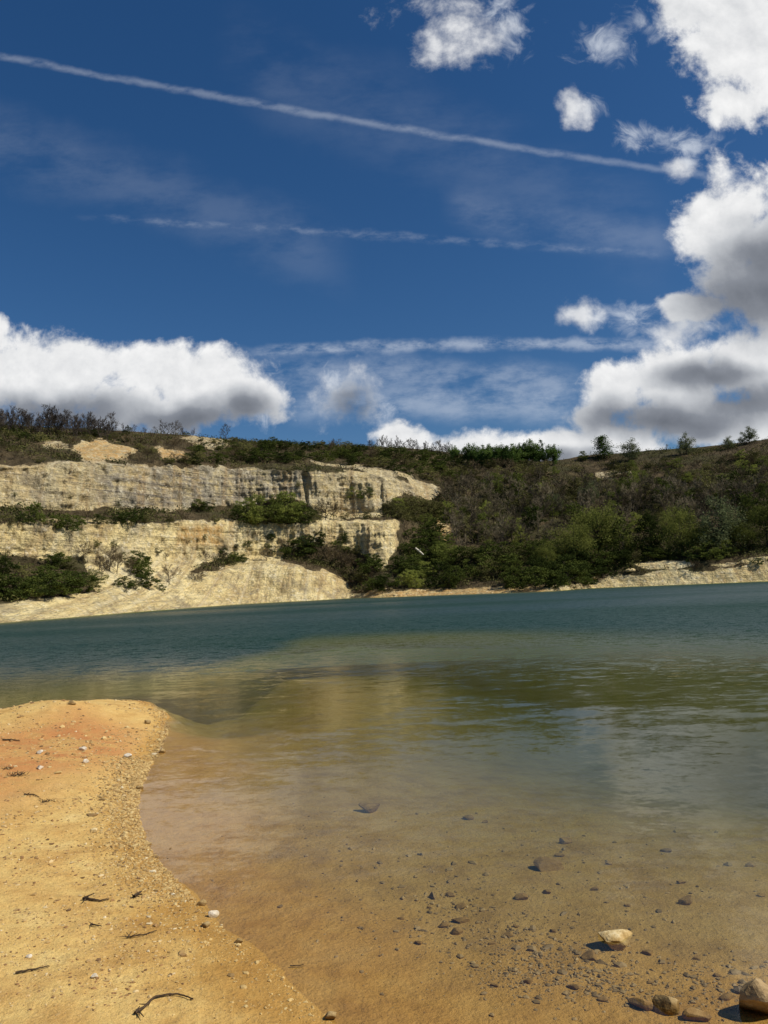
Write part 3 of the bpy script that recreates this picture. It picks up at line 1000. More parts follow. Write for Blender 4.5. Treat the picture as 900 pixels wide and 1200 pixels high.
# each prototype is one metre tall times its nominal height; copies are scaled
proto('bare', 6, lambda i: (6.0, as_meshes(*grow_bare(100 + i, 6.0, 0.50 + 0.05 * (i % 3)), M_BARK, M_TWIG, 'bare_tree')))
proto('baredark', 5, lambda i: (6.0, as_meshes(*grow_bare(150 + i, 6.0, 0.46 + 0.05 * (i % 3), 12, 8), M_BARK, M_BARK, 'dark_bare_tree')))
proto('dark', 5, lambda i: (3.0, as_meshes(*grow_leafy(200 + i, 3.0, 3.6 + 0.3 * (i % 3), 3400, 0.085, 10, 0.06), M_BARK, M_DARK, 'evergreen')))
proto('green', 5, lambda i: (4.0, as_meshes(*grow_leafy(300 + i, 4.0, 4.2 + 0.4 * (i % 3), 3600, 0.095, 12, 0.06), M_BARK, M_GREEN, 'leafy')))
proto('olive', 4, lambda i: (2.5, as_meshes(*grow_leafy(400 + i, 2.5, 3.2, 2600, 0.07, 9, 0.05), M_BARK, M_OLIVE, 'olive')))
proto('brown', 4, lambda i: (2.5, as_meshes(*grow_bare(500 + i, 2.5, 0.85, 13, 9), M_BARK, M_BROWN, 'brown')))
proto('tall', 6, lambda i: (10.0, as_meshes(*grow_round(600 + i, 10.0, 7.6 + 0.9 * (i % 3), 8500, 0.13, 0.04, 90, 0.45), M_BARK, M_TALL, 'tall')))
proto('talldark', 3, lambda i: (10.0, as_meshes(*grow_leafy(650 + i, 10.0, 7.0, 7500, 0.14, 16, 0.06, 0.2), M_BARK, M_DARK, 'talldark')))
proto('pale', 3, lambda i: (6.0, as_meshes(*grow_round(700 + i, 6.0, 5.4, 5200, 0.10, 0.03, 60, 0.3), M_BARK, M_PALE, 'pale')))
proto('pine', 4, lambda i: (6.0, as_meshes(*grow_round(800 + i, 6.0, 4.2, 6500, 0.11, 0.02, 60, 0.3), M_BARK, M_PINE, 'pine')))
proto('point', 1, lambda i: (7.0, as_meshes(*grow_pine(860 + i, 7.0, 4.6, 3600, 0.13), M_BARK, M_PINE, 'point')))

NC = RD.shape[1]
vis = (tpp[:, 2] > 10) & (s > 0.02) & (s < 7.02)
IDX = np.nonzero(vis & (np.abs(AZ.ravel()) < R(40)))[0]
IPX = tpp[IDX]


def ground_at(px, py):
    """the point of the slope seen at a point of the photograph"""
    q = (IPX[:, 0] - px) ** 2 + (IPX[:, 1] - py) ** 2
    near = np.nonzero(q < q.min() + 3.0)[0]
    k = near[np.argmin(IPX[near, 2])]
    return TP[IDX[k]], IPX[k, 2]


ALL_PLANTS = []


def plant(kind, name, px, py, hpx, label, cat, group, wide=1.0, var=None):
    p, dist = ground_at(px, py)
    h = hpx * dist / FPX
    pr = PROTO[kind]
    h0, (mt, mc) = pr[rng.integers(len(pr)) if var is None else var % len(pr)]
    e = bpy.data.objects.new(name, None)
    e.empty_display_size = 0.5
    COL.objects.link(e)
    e.location = (p[0], p[1], p[2] - 0.06 * h)
    k = h / h0
    e.scale = (k * wide * rng.uniform(0.9, 1.12), k * wide * rng.uniform(0.9, 1.12), k * 1.06)
    e.rotation_euler = (rng.normal() * 0.04, rng.normal() * 0.04, rng.uniform(0, 6.28))
    tag(e, label, cat, group)
    for nm, me in (('trunk', mt), ('crown', mc)):
        c = bpy.data.objects.new(nm, me)
        COL.objects.link(c)
        c.parent = e
    ALL_PLANTS.append((px, py))
    return e


def scatter(n, region, kinds, name, hrange, label, cat, group, wide=1.0, mind=4.0, avoid_bare=0.6, tries=60):
    """stand n plants inside an outline on the slope, no two closer than mind"""
    poly = np.array(region, float)
    x0, y0 = poly.min(0)
    x1, y1 = poly.max(0)
    done = []
    t_ = 0
    while len(done) < n and t_ < n * tries:
        t_ += 1
        x, y = rng.uniform(x0, x1), rng.uniform(y0, y1)
        if poly_sd(np.array([x]), np.array([y]), poly)[0] < 0:
            continue
        if any((x - a) ** 2 + ((y - b) * 1.6) ** 2 < mind ** 2 for a, b in done):
            continue
        q = (IPX[:, 0] - x) ** 2 + (IPX[:, 1] - y) ** 2
        if bare[IDX[np.argmin(q)]] > avoid_bare:
            continue
        done.append((x, y))
        kd = kinds[rng.integers(len(kinds))]
        plant(kd, name, x, y, rng.uniform(*hrange), label, cat, group, wide)
    return len(done)


# ---------------------------------------------------------------- plants as they stand in the photograph
# plateau edge on the left: leafless trees against the cloud
for i in range(66):
    x = -30 + i * 2.5 + rng.uniform(-2, 2)
    y = np.interp(x, [-30, 0, 60, 130], [501, 500, 503, 508]) + rng.uniform(0, 8)
    tall = 26 if 42 < x < 70 else 20
    plant('baredark', 'bare_tree', x, y, rng.uniform(17, tall + 8),
          'slim leafless tree in the dark row along the cliff top at the far left', 'tree', 'leafless trees along the left cliff top', 0.9)
scatter(22, [(-30, 503), (60, 503), (150, 510), (150, 518), (-30, 516)], ['dark', 'olive'], 'evergreen_bush', (6, 12),
        'low dark bush at the foot of the leafless row on the left cliff top', 'bush', 'dark bushes under the leafless row', 1.3, 5, 0.9)
for x, y, h in ((146, 507, 11), (158, 507, 9), (170, 508, 8), (181, 508, 8), (193, 509, 17), (199, 510, 14), (206, 510, 17), (215, 511, 10), (226, 511, 9)):
    plant('baredark', 'bare_tree', x, y, h + 2, 'small leafless tree in the broken row above the upper ochre scars', 'tree', 'small leafless trees above the ochre scars', 0.9)
plant('dark', 'evergreen_bush', 149, 508, 11, 'dark green pointed bush alone between small leafless trees on the cliff top', 'bush', None, 0.8)
plant('baredark', 'bare_tree', 265, 514, 20, 'lone leafless tree standing apart at the right end of the left cliff top', 'tree', None, 0.9, 1)
for i in range(13):
    x = 236 + i * 14 + rng.uniform(-4, 4)
    plant(['dark', 'olive'][i % 2], 'evergreen_bush', x, np.interp(x, [236, 300, 420], [515, 520, 525]) + rng.uniform(0, 2), rng.uniform(4, 8),
          'low dark bush on the skyline between the lone leafless tree and the bare wood', 'bush', 'low bushes along the middle skyline', 1.4)
# upper slope above the top face
scatter(52, [(-30, 516), (80, 518), (300, 522), (300, 545), (-30, 545)], ['brown', 'olive', 'brown'], 'dry_shrub', (6, 11),
        'small brown shrub on the slope between the ochre scars and the upper rock face', 'shrub', 'brown shrubs above the upper rock face', 1.3, 6, 0.55)
scatter(22, [(160, 528), (300, 524), (300, 546), (200, 546)], ['dark', 'olive'], 'evergreen_bush', (7, 13),
        'dark bush along the lip of the upper rock face below the right ochre scar', 'bush', 'dark bushes along the upper lip', 1.3, 6, 0.55)
scatter(66, [(300, 521), (420, 527), (540, 540), (540, 575), (505, 562), (440, 548), (370, 540), (300, 543)], ['dark', 'olive', 'dark', 'brown'], 'evergreen_bush', (8, 15),
        'dark bush on the slope above the right end of the upper rock face', 'bush', 'dark bushes above the right end of the upper face', 1.3, 5.5, 0.6)
# terrace between the two rock faces
for x, y, h, kd in ((-8, 612, 12, 'olive'), (12, 612, 11, 'olive'), (27, 612, 12, 'dark'), (41, 612, 25, 'green'), (52, 613, 9, 'olive'), (66, 620, 16, 'dark'), (79, 620, 18, 'dark'), (91, 616, 15, 'dark'),
                    (103, 612, 14, 'brown'), (114, 612, 12, 'dark'), (126, 613, 8, 'olive'), (138, 613, 13, 'dark'), (150, 613, 16, 'dark'), (161, 613, 15, 'dark'), (171, 612, 10, 'olive'),
                    (184, 612, 8, 'brown'), (200, 611, 8, 'olive'), (216, 611, 8, 'brown'), (232, 598, 14, 'dark'), (242, 598, 13, 'dark'), (252, 611, 9, 'olive'), (266, 611, 10, 'brown')):
    plant(kd, 'terrace_bush', x, y, h, {'green': 'tall fresh green bush at the left end of the terrace between the rock faces', 'olive': 'low olive bush on the left half of the terrace between the two rock faces',
                                        'dark': 'dark green bush on the left half of the terrace between the two rock faces', 'brown': 'twiggy brown bush on the left half of the terrace between the two rock faces'}[kd],
          'bush', 'bushes on the left half of the terrace', 1.15)
for x, y, h, kd in ((280, 611, 20, 'dark'), (292, 611, 30, 'green'), (303, 612, 34, 'green'), (314, 612, 18, 'olive'), (326, 612, 34, 'green'), (337, 612, 38, 'green'), (347, 612, 26, 'green'), (357, 611, 20, 'dark'),
                    (368, 610, 12, 'olive'), (382, 608, 22, 'brown'), (391, 607, 18, 'brown'), (404, 607, 9, 'olive'), (416, 606, 8, 'brown'), (430, 606, 9, 'olive')):
    plant(kd, 'terrace_bush', x, y, h, {'green': 'tall spring green bush in the clump at the middle of the terrace', 'olive': 'low olive bush right of centre on the terrace between the rock faces',
                                        'dark': 'dark green bush beside the tall green clump on the terrace', 'brown': 'twiggy brown bush near the right end of the terrace'}[kd],
          'bush', 'bushes on the right half of the terrace', 1.05)
for x, y, h in ((412, 582, 12), (424, 583, 10), (432, 580, 11)):
    plant('green', 'terrace_bush', x, y, h, 'green bush growing on the bright right end of the upper rock face', 'bush', 'bushes on the upper face')
# ledges under the lower face
for x, y, h, kd in ((-15, 700, 32, 'dark'), (4, 698, 30, 'dark'), (20, 700, 26, 'dark'), (34, 700, 24, 'dark'), (48, 698, 28, 'dark'), (62, 697, 28, 'dark'), (76, 695, 30, 'dark'), (88, 692, 26, 'dark'), (6, 672, 20, 'dark'), (30, 672, 14, 'olive'),
                    (60, 664, 16, 'dark'), (72, 664, 18, 'dark'), (84, 668, 14, 'olive'), (97, 660, 22, 'brown'), (55, 682, 22, 'dark')):
    plant(kd, 'ledge_bush', x, y, h, {'dark': 'big dark green bush in the mass above the pale shore at the far left', 'olive': 'olive bush above the dark mass at the far left',
                                      'brown': 'bare brown bush at the right edge of the dark mass on the left'}[kd], 'bush', 'bushes above the left shore', 1.25)
for x, y, h, kd in ((112, 686, 20, 'olive'), (120, 676, 24, 'brown'), (128, 668, 26, 'brown'), (138, 672, 22, 'brown'), (147, 690, 16, 'dark'), (153, 672, 18, 'brown'), (160, 664, 20, 'dark'), (168, 676, 22, 'dark'), (172, 686, 18, 'dark'),
                    (143, 655, 9, 'dark'), (158, 690, 12, 'olive'), (188, 690, 9, 'dark'), (198, 682, 20, 'brown')):
    plant(kd, 'ledge_bush', x, y, h, {'dark': 'dark green bush in the reddish brown thicket under the lower rock face', 'olive': 'olive bush at the foot of the reddish thicket under the lower face',
                                      'brown': 'reddish brown twiggy bush in the thicket under the lower rock face'}[kd], 'bush', 'thicket under the lower rock face', 1.15)
for x, y, h, kd in ((228, 680, 12, 'brown'), (238, 681, 12, 'brown'), (243, 658, 11, 'brown'), (262, 656, 10, 'brown'), (274, 656, 11, 'dark'), (285, 657, 9, 'dark'), (292, 642, 8, 'dark'), (312, 656, 14, 'brown'), (272, 660, 8, 'olive')):
    plant(kd, 'ledge_bush', x, y, h, {'dark': 'small dark bush on the narrow ledge above the bright apron', 'olive': 'small olive bush on the ledge above the bright apron',
                                      'brown': 'small twiggy bush on the narrow ledge above the bright apron'}[kd], 'bush', 'bushes on the ledge above the apron', 1.2)
for x, y, h, kd in ((332, 650, 18, 'brown'), (342, 652, 22, 'dark'), (352, 648, 22, 'dark'), (362, 645, 20, 'dark'), (373, 640, 18, 'dark'), (380, 660, 22, 'brown'), (390, 664, 24, 'brown'), (400, 668, 24, 'brown'), (404, 636, 12, 'dark'),
                    (412, 672, 20, 'brown'), (396, 650, 16, 'dark'), (432, 668, 22, 'dark'), (440, 670, 18, 'dark'), (424, 680, 16, 'olive'), (436, 690, 15, 'dark'), (448, 690, 17, 'dark'), (415, 648, 12, 'olive')):
    plant(kd, 'ledge_bush', x, y, h, {'dark': 'dark green bush in the gully at the right end of the lower face', 'olive': 'olive bush in the gully at the right end of the lower face',
                                      'brown': 'twiggy brown bush in the gully at the right end of the lower face'}[kd], 'bush', 'bushes in the gully right of the lower face', 1.15)
scatter(18, [(70, 622), (330, 622), (330, 650), (230, 662), (100, 652)], ['brown', 'olive', 'dark', 'brown'], 'cliff_bush', (5, 9), 'tiny bush clinging to the pale lower rock face', 'bush', 'tiny bushes on the lower rock face', 1.2, 12, 2.0)
scatter(14, [(0, 552), (420, 558), (400, 592), (0, 592)], ['brown', 'olive', 'brown'], 'cliff_bush', (4, 7), 'tiny bush clinging to the greyer upper rock face', 'bush', 'tiny bushes on the upper rock face', 1.2, 14, 2.0)
# green thicket right of the rock
scatter(24, [(452, 598), (485, 594), (512, 592), (528, 612), (470, 610)], ['olive', 'green', 'olive'], 'thicket_bush', (9, 17),
        'olive green bush beside the right end of the upper rock face', 'bush', 'bushes beside the right end of the upper face', 1.1, 8, 0.7)
scatter(36, [(482, 622), (505, 612), (530, 650), (540, 690), (470, 692), (452, 690), (474, 655)], ['dark', 'dark', 'dark', 'green'], 'thicket_bush', (13, 24),
        'dark green bush in the thicket right of the lower rock face', 'bush', 'thicket right of the lower face', 1.15, 8, 0.95)
scatter(34, [(540, 660), (720, 640), (700, 684), (650, 688), (540, 692)], ['dark', 'olive', 'dark'], 'shore_bush', (17, 30),
        'rounded dark or olive bush just above the ochre shore in the middle', 'bush', 'bushes above the middle shore', 1.15, 9, 0.95)
for x, y, h, kd in ((668, 684, 28, 'dark'), (706, 676, 17, 'dark'), (818, 656, 18, 'green'), (832, 654, 22, 'green'), (850, 651, 20, 'green'), (776, 654, 14, 'dark'), (745, 658, 14, 'olive'), (888, 660, 8, 'dark'), (815, 669, 12, 'brown'), (730, 660, 18, 'dark'), (762, 655, 17, 'dark'), (795, 652, 18, 'dark')):
    plant(kd, 'shore_bush', x, y, h, {'dark': 'dark rounded bush on the edge of the pale right bank', 'green': 'fresh green bush over the top of the pale right bank',
                                      'olive': 'olive bush in the notch of the pale right bank', 'brown': 'twiggy bush hanging on the face of the pale right bank'}[kd], 'bush', 'bushes along the right bank', 1.2)
# leafless wood over the middle and right of the slope
wood = [([(505, 580), (640, 574), (640, 602), (530, 606)], 24, 'grey-brown leafless tree in the upper left part of the wood', 0),
        ([(640, 578), (780, 576), (780, 600), (640, 606)], 24, 'grey-brown leafless tree in the upper middle part of the wood', 0),
        ([(780, 574), (930, 566), (930, 590), (780, 600)], 24, 'grey-brown leafless tree in the upper right part of the wood', 0),
        ([(525, 606), (650, 600), (650, 640), (535, 650)], 34, 'leafless tree in the lower left part of the wood above the shore bushes', 0),
        ([(650, 596), (780, 588), (780, 622), (650, 640)], 26, 'leafless tree behind the tall green trees of the lower slope', 0),
        ([(780, 586), (930, 575), (930, 612), (780, 622)], 26, 'leafless tree behind the tall green trees at the right edge', 0)]
for reg, n, lab, _ in wood:
    scatter(n, reg, ['bare'], 'bare_tree', (20, 36), lab, 'tree', 'leafless wood on the slope', 1.0, 7, 0.95)
    scatter(n // 3, reg, ['green', 'olive', 'dark', 'olive'], 'young_tree', (18, 30), lab.replace('grey-brown leafless', 'young green').replace('leafless', 'young green'), 'tree',
            'young green trees inside the wood', 0.85, 12, 0.95)
scatter(24, [(545, 546), (640, 548), (640, 562), (545, 575)], ['brown', 'bare', 'olive'], 'dry_shrub', (10, 18),
        'brown shrub on the slope below the row of pines', 'shrub', 'brown shrubs below the pines', 1.2, 7, 0.95)
scatter(60, [(650, 553), (720, 548), (930, 530), (930, 566), (720, 576), (650, 580)], ['brown', 'olive', 'olive', 'green', 'brown'], 'dry_shrub', (7, 13),
        'low shrub on the open slope just below the right skyline', 'shrub', 'low shrubs below the right skyline', 1.3, 7, 0.95)
# tall green trees of the lower right slope
for i, (x, y, h, kd, wd, lab) in enumerate((
        (700, 655, 62, 'tall', 1.25, 'broad yellow-green tree, the widest of the tall lower trees'),
        (672, 662, 48, 'tall', 1.0, 'tall green tree at the left of the broad yellow-green tree'),
        (730, 654, 44, 'talldark', 1.0, 'dark green tree tucked against the right of the broad yellow-green tree'),
        (763, 652, 46, 'talldark', 0.9, 'dark tree between the broad yellow-green tree and the bright tree'),
        (800, 650, 54, 'tall', 0.95, 'bright green tree in the middle of the row over the pale bank'),
        (826, 650, 34, 'tall', 1.0, 'low green tree right of the bright tree over the pale bank'),
        (850, 648, 58, 'pale', 1.1, 'grey-green tree with pale spreading twigs over the pale bank'),
        (872, 646, 36, 'tall', 1.0, 'small green tree right of the grey-green tree'),
        (898, 642, 44, 'tall', 1.0, 'green tree cut by the right edge over the pale bank'),
        (922, 640, 52, 'talldark', 1.0, 'dark tree just beyond the right edge over the pale bank'),
        (878, 612, 40, 'talldark', 0.9, 'dark evergreen tree high on the slope near the right edge'),
        (896, 606, 44, 'talldark', 0.9, 'darkest evergreen tree at the right edge halfway up the slope'),
        (640, 668, 36, 'tall', 1.0, 'green tree left of the tall lower trees above the bushes'),
        (690, 592, 34, 'pale', 1.0, 'pale grey-green tree high in the wood under the pines'),
        (652, 600, 26, 'pale', 0.9, 'small pale tree left of the high pale grey-green tree'),
        (780, 626, 30, 'tall', 0.8, 'slim green tree behind the gap in the lower row'))):
    plant(kd, 'leafy_tree', x, y, h * (1.2 if i < 10 else 1.0), lab, 'tree', 'tall green trees on the lower slope', wd, i)
# pines on the skyline
for i, (x, y, h, w_) in enumerate(((533, 540, 17, 1.0), (548, 542, 20, 1.0), (556, 543, 22, 1.0), (565, 544, 20, 1.1), (574, 545, 24, 1.0), (583, 545, 22, 1.2), (592, 546, 25, 1.1), (601, 545, 22, 1.2), (609, 544, 28, 1.1),
                                  (616, 543, 30, 1.2), (624, 543, 27, 1.3), (632, 543, 29, 1.1), (649, 544, 27, 1.2), (570, 541, 17, 1.0), (588, 542, 18, 1.0))):
    plant('pine', 'pine_tree', x, y, h + (5 if x < 605 else 1), {0: 'small pine standing apart at the left end of the skyline pines', 12: 'separate pine at the right end of the skyline pines',
                                         9: 'tallest pine in the skyline group'}.get(i, 'green pine in the close row on the middle skyline'), 'tree', 'pines on the skyline', w_, i)
for i in range(24):
    x = 432 + i * 4.3 + rng.uniform(-1.5, 1.5)
    plant('baredark', 'bare_tree', x, np.interp(x, [430, 540], [525, 534]), rng.uniform(11, 19), 'thin leafless tree in the skyline row left of the pines', 'tree', 'leafless skyline row left of the pines', 0.8)
for x, y, h, kd, w_, lab in ((683, 539, 12, 'green', 1.1, 'low round bush on the skyline just right of the pines'), (709, 535, 26, 'point', 1.7, 'small dark pointed tree alone on the right skyline'),
                             (738, 538, 29, 'pale', 1.05, 'round pale green tree beside the pointed tree on the right skyline'), (781, 527, 8, 'bare', 1.0, 'tiny leafless sapling on the right skyline'),
                             (805, 531, 26, 'pale', 1.1, 'round grey-green tree in the middle of the right skyline'), (853, 524, 15, 'pale', 1.2, 'green bush on the skyline left of the two-headed tree'),
                             (869, 518, 9, 'pale', 1.4, 'low left head of the two-headed skyline tree'), (877, 518, 20, 'pale', 1.2, 'taller right head of the two-headed skyline tree')):
    plant(kd, 'skyline_tree', x, y, h, lab, 'tree', None, w_)

# undergrowth: nobody could count it
g = np.random.default_rng(77)
tri_i = np.nonzero(vis & (np.abs(AZ.ravel()) < R(38)) & (s > 0.15) & (s < 7.01))[0]
area_w = np.clip(RD.ravel()[tri_i] / 150, 0.3, 2) * np.clip(1 - 1.6 * bare[tri_i], 0, 1)
clump = fbmn(TP[tri_i] * 0.12, 4, 0.6, 123)
for nm, mat, n, sz, thr, tuft in (('dry_undergrowth', M_BROWN, 11000, 0.42, -0.35, 5), ('green_undergrowth', M_DARK, 6000, 0.16, 0.05, 12), ('olive_undergrowth', M_OLIVE, 6000, 0.16, -0.1, 12)):
    skyl = 1 - 0.9 * sstep(6.7, 6.95, s[tri_i]) * (AZ.ravel()[tri_i] > R(8))
    w_ = area_w * skyl * sstep(thr - 0.1, thr + 0.15, clump if nm != 'dry_undergrowth' else -clump)
    pick = g.choice(tri_i, n, p=w_ / w_.sum())
    base = TP[pick] + np.stack([g.uniform(-0.5, 0.5, n), g.uniform(-0.5, 0.5, n), np.zeros(n)], 1)
    if nm == 'dry_undergrowth':
        segs = []
        for b in base:
            hh = g.uniform(0.4, 1.3)
            for k in range(tuft):
                d = g.normal(size=3) * 0.45
                d[2] = 1.0
                segs.append((b - (0, 0, 0.2), b + d * hh * g.uniform(0.5, 1), 0.022, 0.010))
        v, f = tube_mesh(segs, 3)
    else:
        q = np.repeat(base, tuft, 0) + g.normal(size=(n * tuft, 3)) * np.array([0.5, 0.5, 0.28]) + np.array([0, 0, 0.3])
        v, f = leaf_mesh(q, sz, g)
    o = mesh_obj(nm, v, f, mat, smooth=False)
    tag(o, kind='stuff')
# ------------------------------------------------------------------ stones, shingle and driftwood
import bmesh


def stone_mat(name, cols, wetline=True, sc=22.0):
    m, t = solid(name)
    obj = t.node('ShaderNodeTexCoord').outputs['Object']
    pos = t.node('ShaderNodeNewGeometry').outputs['Position']
    z = t.node('ShaderNodeSeparateXYZ', i0=pos).outputs[2]
    info = t.node('ShaderNodeObjectInfo').outputs['Random']
    ov = t.vec('ADD', obj, t.xyz(t.math('MULTIPLY', info, 9.0), 0, 0))
    n = t.noise(ov, sc, 6, 0.65)
    f = t.noise(ov, sc * 5, 4, 0.7)
    c = t.ramp(n, [(0.3 + 0.4 * i / (len(cols) - 1), k) for i, k in enumerate(cols)])
    c = t.mix(t.math('MULTIPLY', t.sstep(f, 0.55, 0.7), 0.5), c, (0.10, 0.075, 0.045))
    rough = 0.9
    if wetline:
        wet = t.sstep(t.math('ADD', z, t.math('MULTIPLY', t.math('SUBTRACT', n, 0.5), 0.03)), 0.035, 0.010)
        dk = t.mix(1.0, c, (0.72, 0.62, 0.46), 'MULTIPLY')
        c = t.mix(wet, c, dk)
        rough = t.sstep(wet, 0, 1, 0.9, 0.7)
    finish(t, princ(t, c, rough, t.bump(t.math('ADD', n, t.math('MULTIPLY', f, 0.4)), 0.7, 0.01), 0.1))
    return m


M_LIME = stone_mat('limestone', [(0.42, 0.30, 0.13), (0.62, 0.48, 0.24), (0.74, 0.62, 0.38)])
M_TAN = stone_mat('tan_stone', [(0.24, 0.16, 0.075), (0.36, 0.25, 0.12), (0.46, 0.34, 0.18)])
M_UMB = stone_mat('dark_stone', [(0.22, 0.145, 0.060), (0.34, 0.235, 0.10), (0.46, 0.33, 0.155)])
M_WHITE = stone_mat('white_flint', [(0.46, 0.38, 0.26), (0.64, 0.56, 0.42), (0.76, 0.70, 0.58)])


def stone_mesh(seed, cuts=9, sub=4):
    """angular quarry stone: a ball cut by planes, then roughened; unit size"""
    g = np.random.default_rng(seed)
    bm = bmesh.new()
    bmesh.ops.create_icosphere(bm, subdivisions=sub, radius=1.0)
    co = np.array([v.co for v in bm.verts])
    for k in range(cuts):
        n = g.normal(size=3)
        n /= np.linalg.norm(n)
        d = g.uniform(0.45, 0.85)
        over = np.maximum(co @ n - d, 0)
        co = co - over[:, None] * n * 0.94
    co = co + 0.07 * fbmn(co * 2.2 + seed, 3, 0.6, seed)[:, None] * co + 0.025 * fbmn(co * 8 + seed, 3, 0.6, seed + 5)[:, None] * co
    co /= np.abs(co).max(0)
    f = [[v.index for v in p.verts] for p in bm.faces]
    bm.free()
    return co, f


def bed1(x, y):
    return float(bed(np.array([x]), np.array([y]))[0])


def on_bed(px, py):
    """point of sand or lake bed seen at a point of the photograph"""
    z = 0.0
    for _ in range(6):
        p = at(px, py, z)
        z = bed1(p.x, p.y)
    return Vector((p.x, p.y, z))


def stone(px, py, wpx, hr, dr, mat, label, group=None, seed=None, sink=0.25, rot=None, name='stone'):
    """px, py: foot of the stone; wpx: its width there; hr: height / width; dr: depth / width"""
    p = on_bed(px, py)
    L = (Vector((0, 0, H)) - p).length
    w = wpx * L / FPX
    seed = seed if seed is not None else int(px * 7 + py)
    v, f = stone_mesh(seed, sub=4 if wpx > 18 else 3)
    o = mesh_obj(name, v * np.array([w / 2, w * dr / 2, w * hr * 0.62]), f, mat, smooth=False)
    o.location = (p.x, p.y, p.z + w * hr * (0.62 - sink))
    o.rotation_euler = (rng.normal() * 0.08, rng.normal() * 0.08, rng.uniform(-0.4, 0.4) if rot is None else rot)
    tag(o, label, 'stone', group)
    return o


stone(723, 1108, 38, 0.42, 0.75, M_LIME, 'angular pale yellow stone standing out of the shallow water', None, 12, 0.22, 0.35)
stone(643, 1018, 32, 0.30, 0.7, M_TAN, 'flat tan stone lying alone under the clear water')
stone(434, 951, 27, 0.40, 0.6, M_UMB, 'dark stone farthest out under the water left of centre')
stone(892, 1186, 44, 0.72, 0.9, M_TAN, 'big brown stone cut by the right edge of the shallows', None, 31, 0.2)
stone(779, 1184, 29, 0.50, 0.7, M_UMB, 'dark brown rounded stone at the water edge by a tan one')
stone(752, 1180, 27, 0.34, 0.6, M_TAN, 'long tan stone touching the dark brown rounded stone')
stone(817, 1194, 27, 0.36, 0.7, M_TAN, 'low ochre stone right of the dark brown rounded stone')
for px, py, w, m, lab in ((692, 1123, 23, M_UMB, 'dark flat shard below and left of the pale yellow stone'), (760, 1118, 16, M_UMB, 'small grey stone just right of the pale yellow stone'),
                          (816, 1124, 12, M_UMB, 'small dark stone midway between pale yellow stone and right edge'), (841, 1144, 10, M_UMB, 'small dark reddish stone above the big brown stone'),
                          (884, 1156, 18, M_TAN, 'brown stone directly above the big brown stone'), (851, 1170, 18, M_UMB, 'dark broken stone left of the big brown stone'),
                          (804, 1059, 22, M_TAN, 'tan stone under water above and right of the pale yellow stone'), (661, 988, 22, M_TAN, 'flat stone under water just beyond the flat tan stone'),
                          (656, 1003, 14, M_UMB, 'small dark stone between two flat stones under water'), (697, 1043, 12, M_UMB, 'small dark sliver above the pale yellow stone'),
                          (548, 960, 17, M_UMB, 'dark sliver of stone far out under the water in the middle'), (568, 964, 10, M_UMB, 'tiny dark stone beside the far dark sliver'),
                          (612, 1053, 22, M_UMB, 'long thin stone under water below the flat tan stone'), (641, 1047, 12, M_UMB, 'short dark stone by the long thin stone'),
                          (781, 998, 16, M_UMB, 'dark stone farthest out under water on the right'), (798, 1035, 12, M_UMB, 'small dark stone above the right tan stone'),
                          (880, 1015, 14, M_UMB, 'dark stone near the right edge far out'), (893, 1050, 12, M_UMB, 'dark stone at the right edge in midwater'),
                          (540, 1080, 26, M_UMB, 'largest dark shard in the cluster of shards left of centre'), (538, 1064, 20, M_UMB, 'long dark shard at the top of the shard cluster'),
                          (528, 1050, 14, M_TAN, 'tan pebble above the shard cluster'), (519, 1086, 15, M_UMB, 'thin dark shard at the left of the shard cluster'),
                          (536, 1094, 20, M_UMB, 'broken dark shard at the bottom of the shard cluster'), (491, 1106, 13, M_UMB, 'dark stone alone left of the shard cluster'),
                          (503, 1064, 9, M_UMB, 'small dark stone above left of the shard cluster'), (470, 1077, 9, M_UMB, 'small stone farthest left of the shard cluster'),
                          (577, 1106, 11, M_UMB, 'dark stone right of the shard cluster'), (596, 1097, 15, M_UMB, 'dark jagged stone right of the shard cluster'),
                          (604, 1086, 10, M_UMB, 'small stone above the dark jagged stone'), (648, 1092, 10, M_UMB, 'dark stone between the shard cluster and pale yellow stone'),
                          (620, 1152, 14, M_UMB, 'dark stone in the right half of the gravel patch'), (579, 1156, 12, M_UMB, 'dark stone at the left end of the gravel patch'),
                          (672, 1158, 16, M_UMB, 'dark flat stone in the gravel below the dark shard'), (707, 1172, 14, M_TAN, 'tan stone in the gravel left of the long tan stone'),
                          (762, 1152, 9, M_UMB, 'small dark stone above the dark brown rounded stone'), (868, 1140, 9, M_UMB, 'small stone above the brown stone at the right'),
                          (713, 1013, 10, M_UMB, 'small dark stone right of the flat tan stone'), (735, 1062, 9, M_UMB, 'small dark stone straight above the pale yellow stone')):
    stone(px, py, w * 0.8, rng.uniform(0.30, 0.44), rng.uniform(0.5, 0.75), M_TAN if int(px) % 3 == 0 and 'dark' not in lab else m, lab, None, None, 0.34)
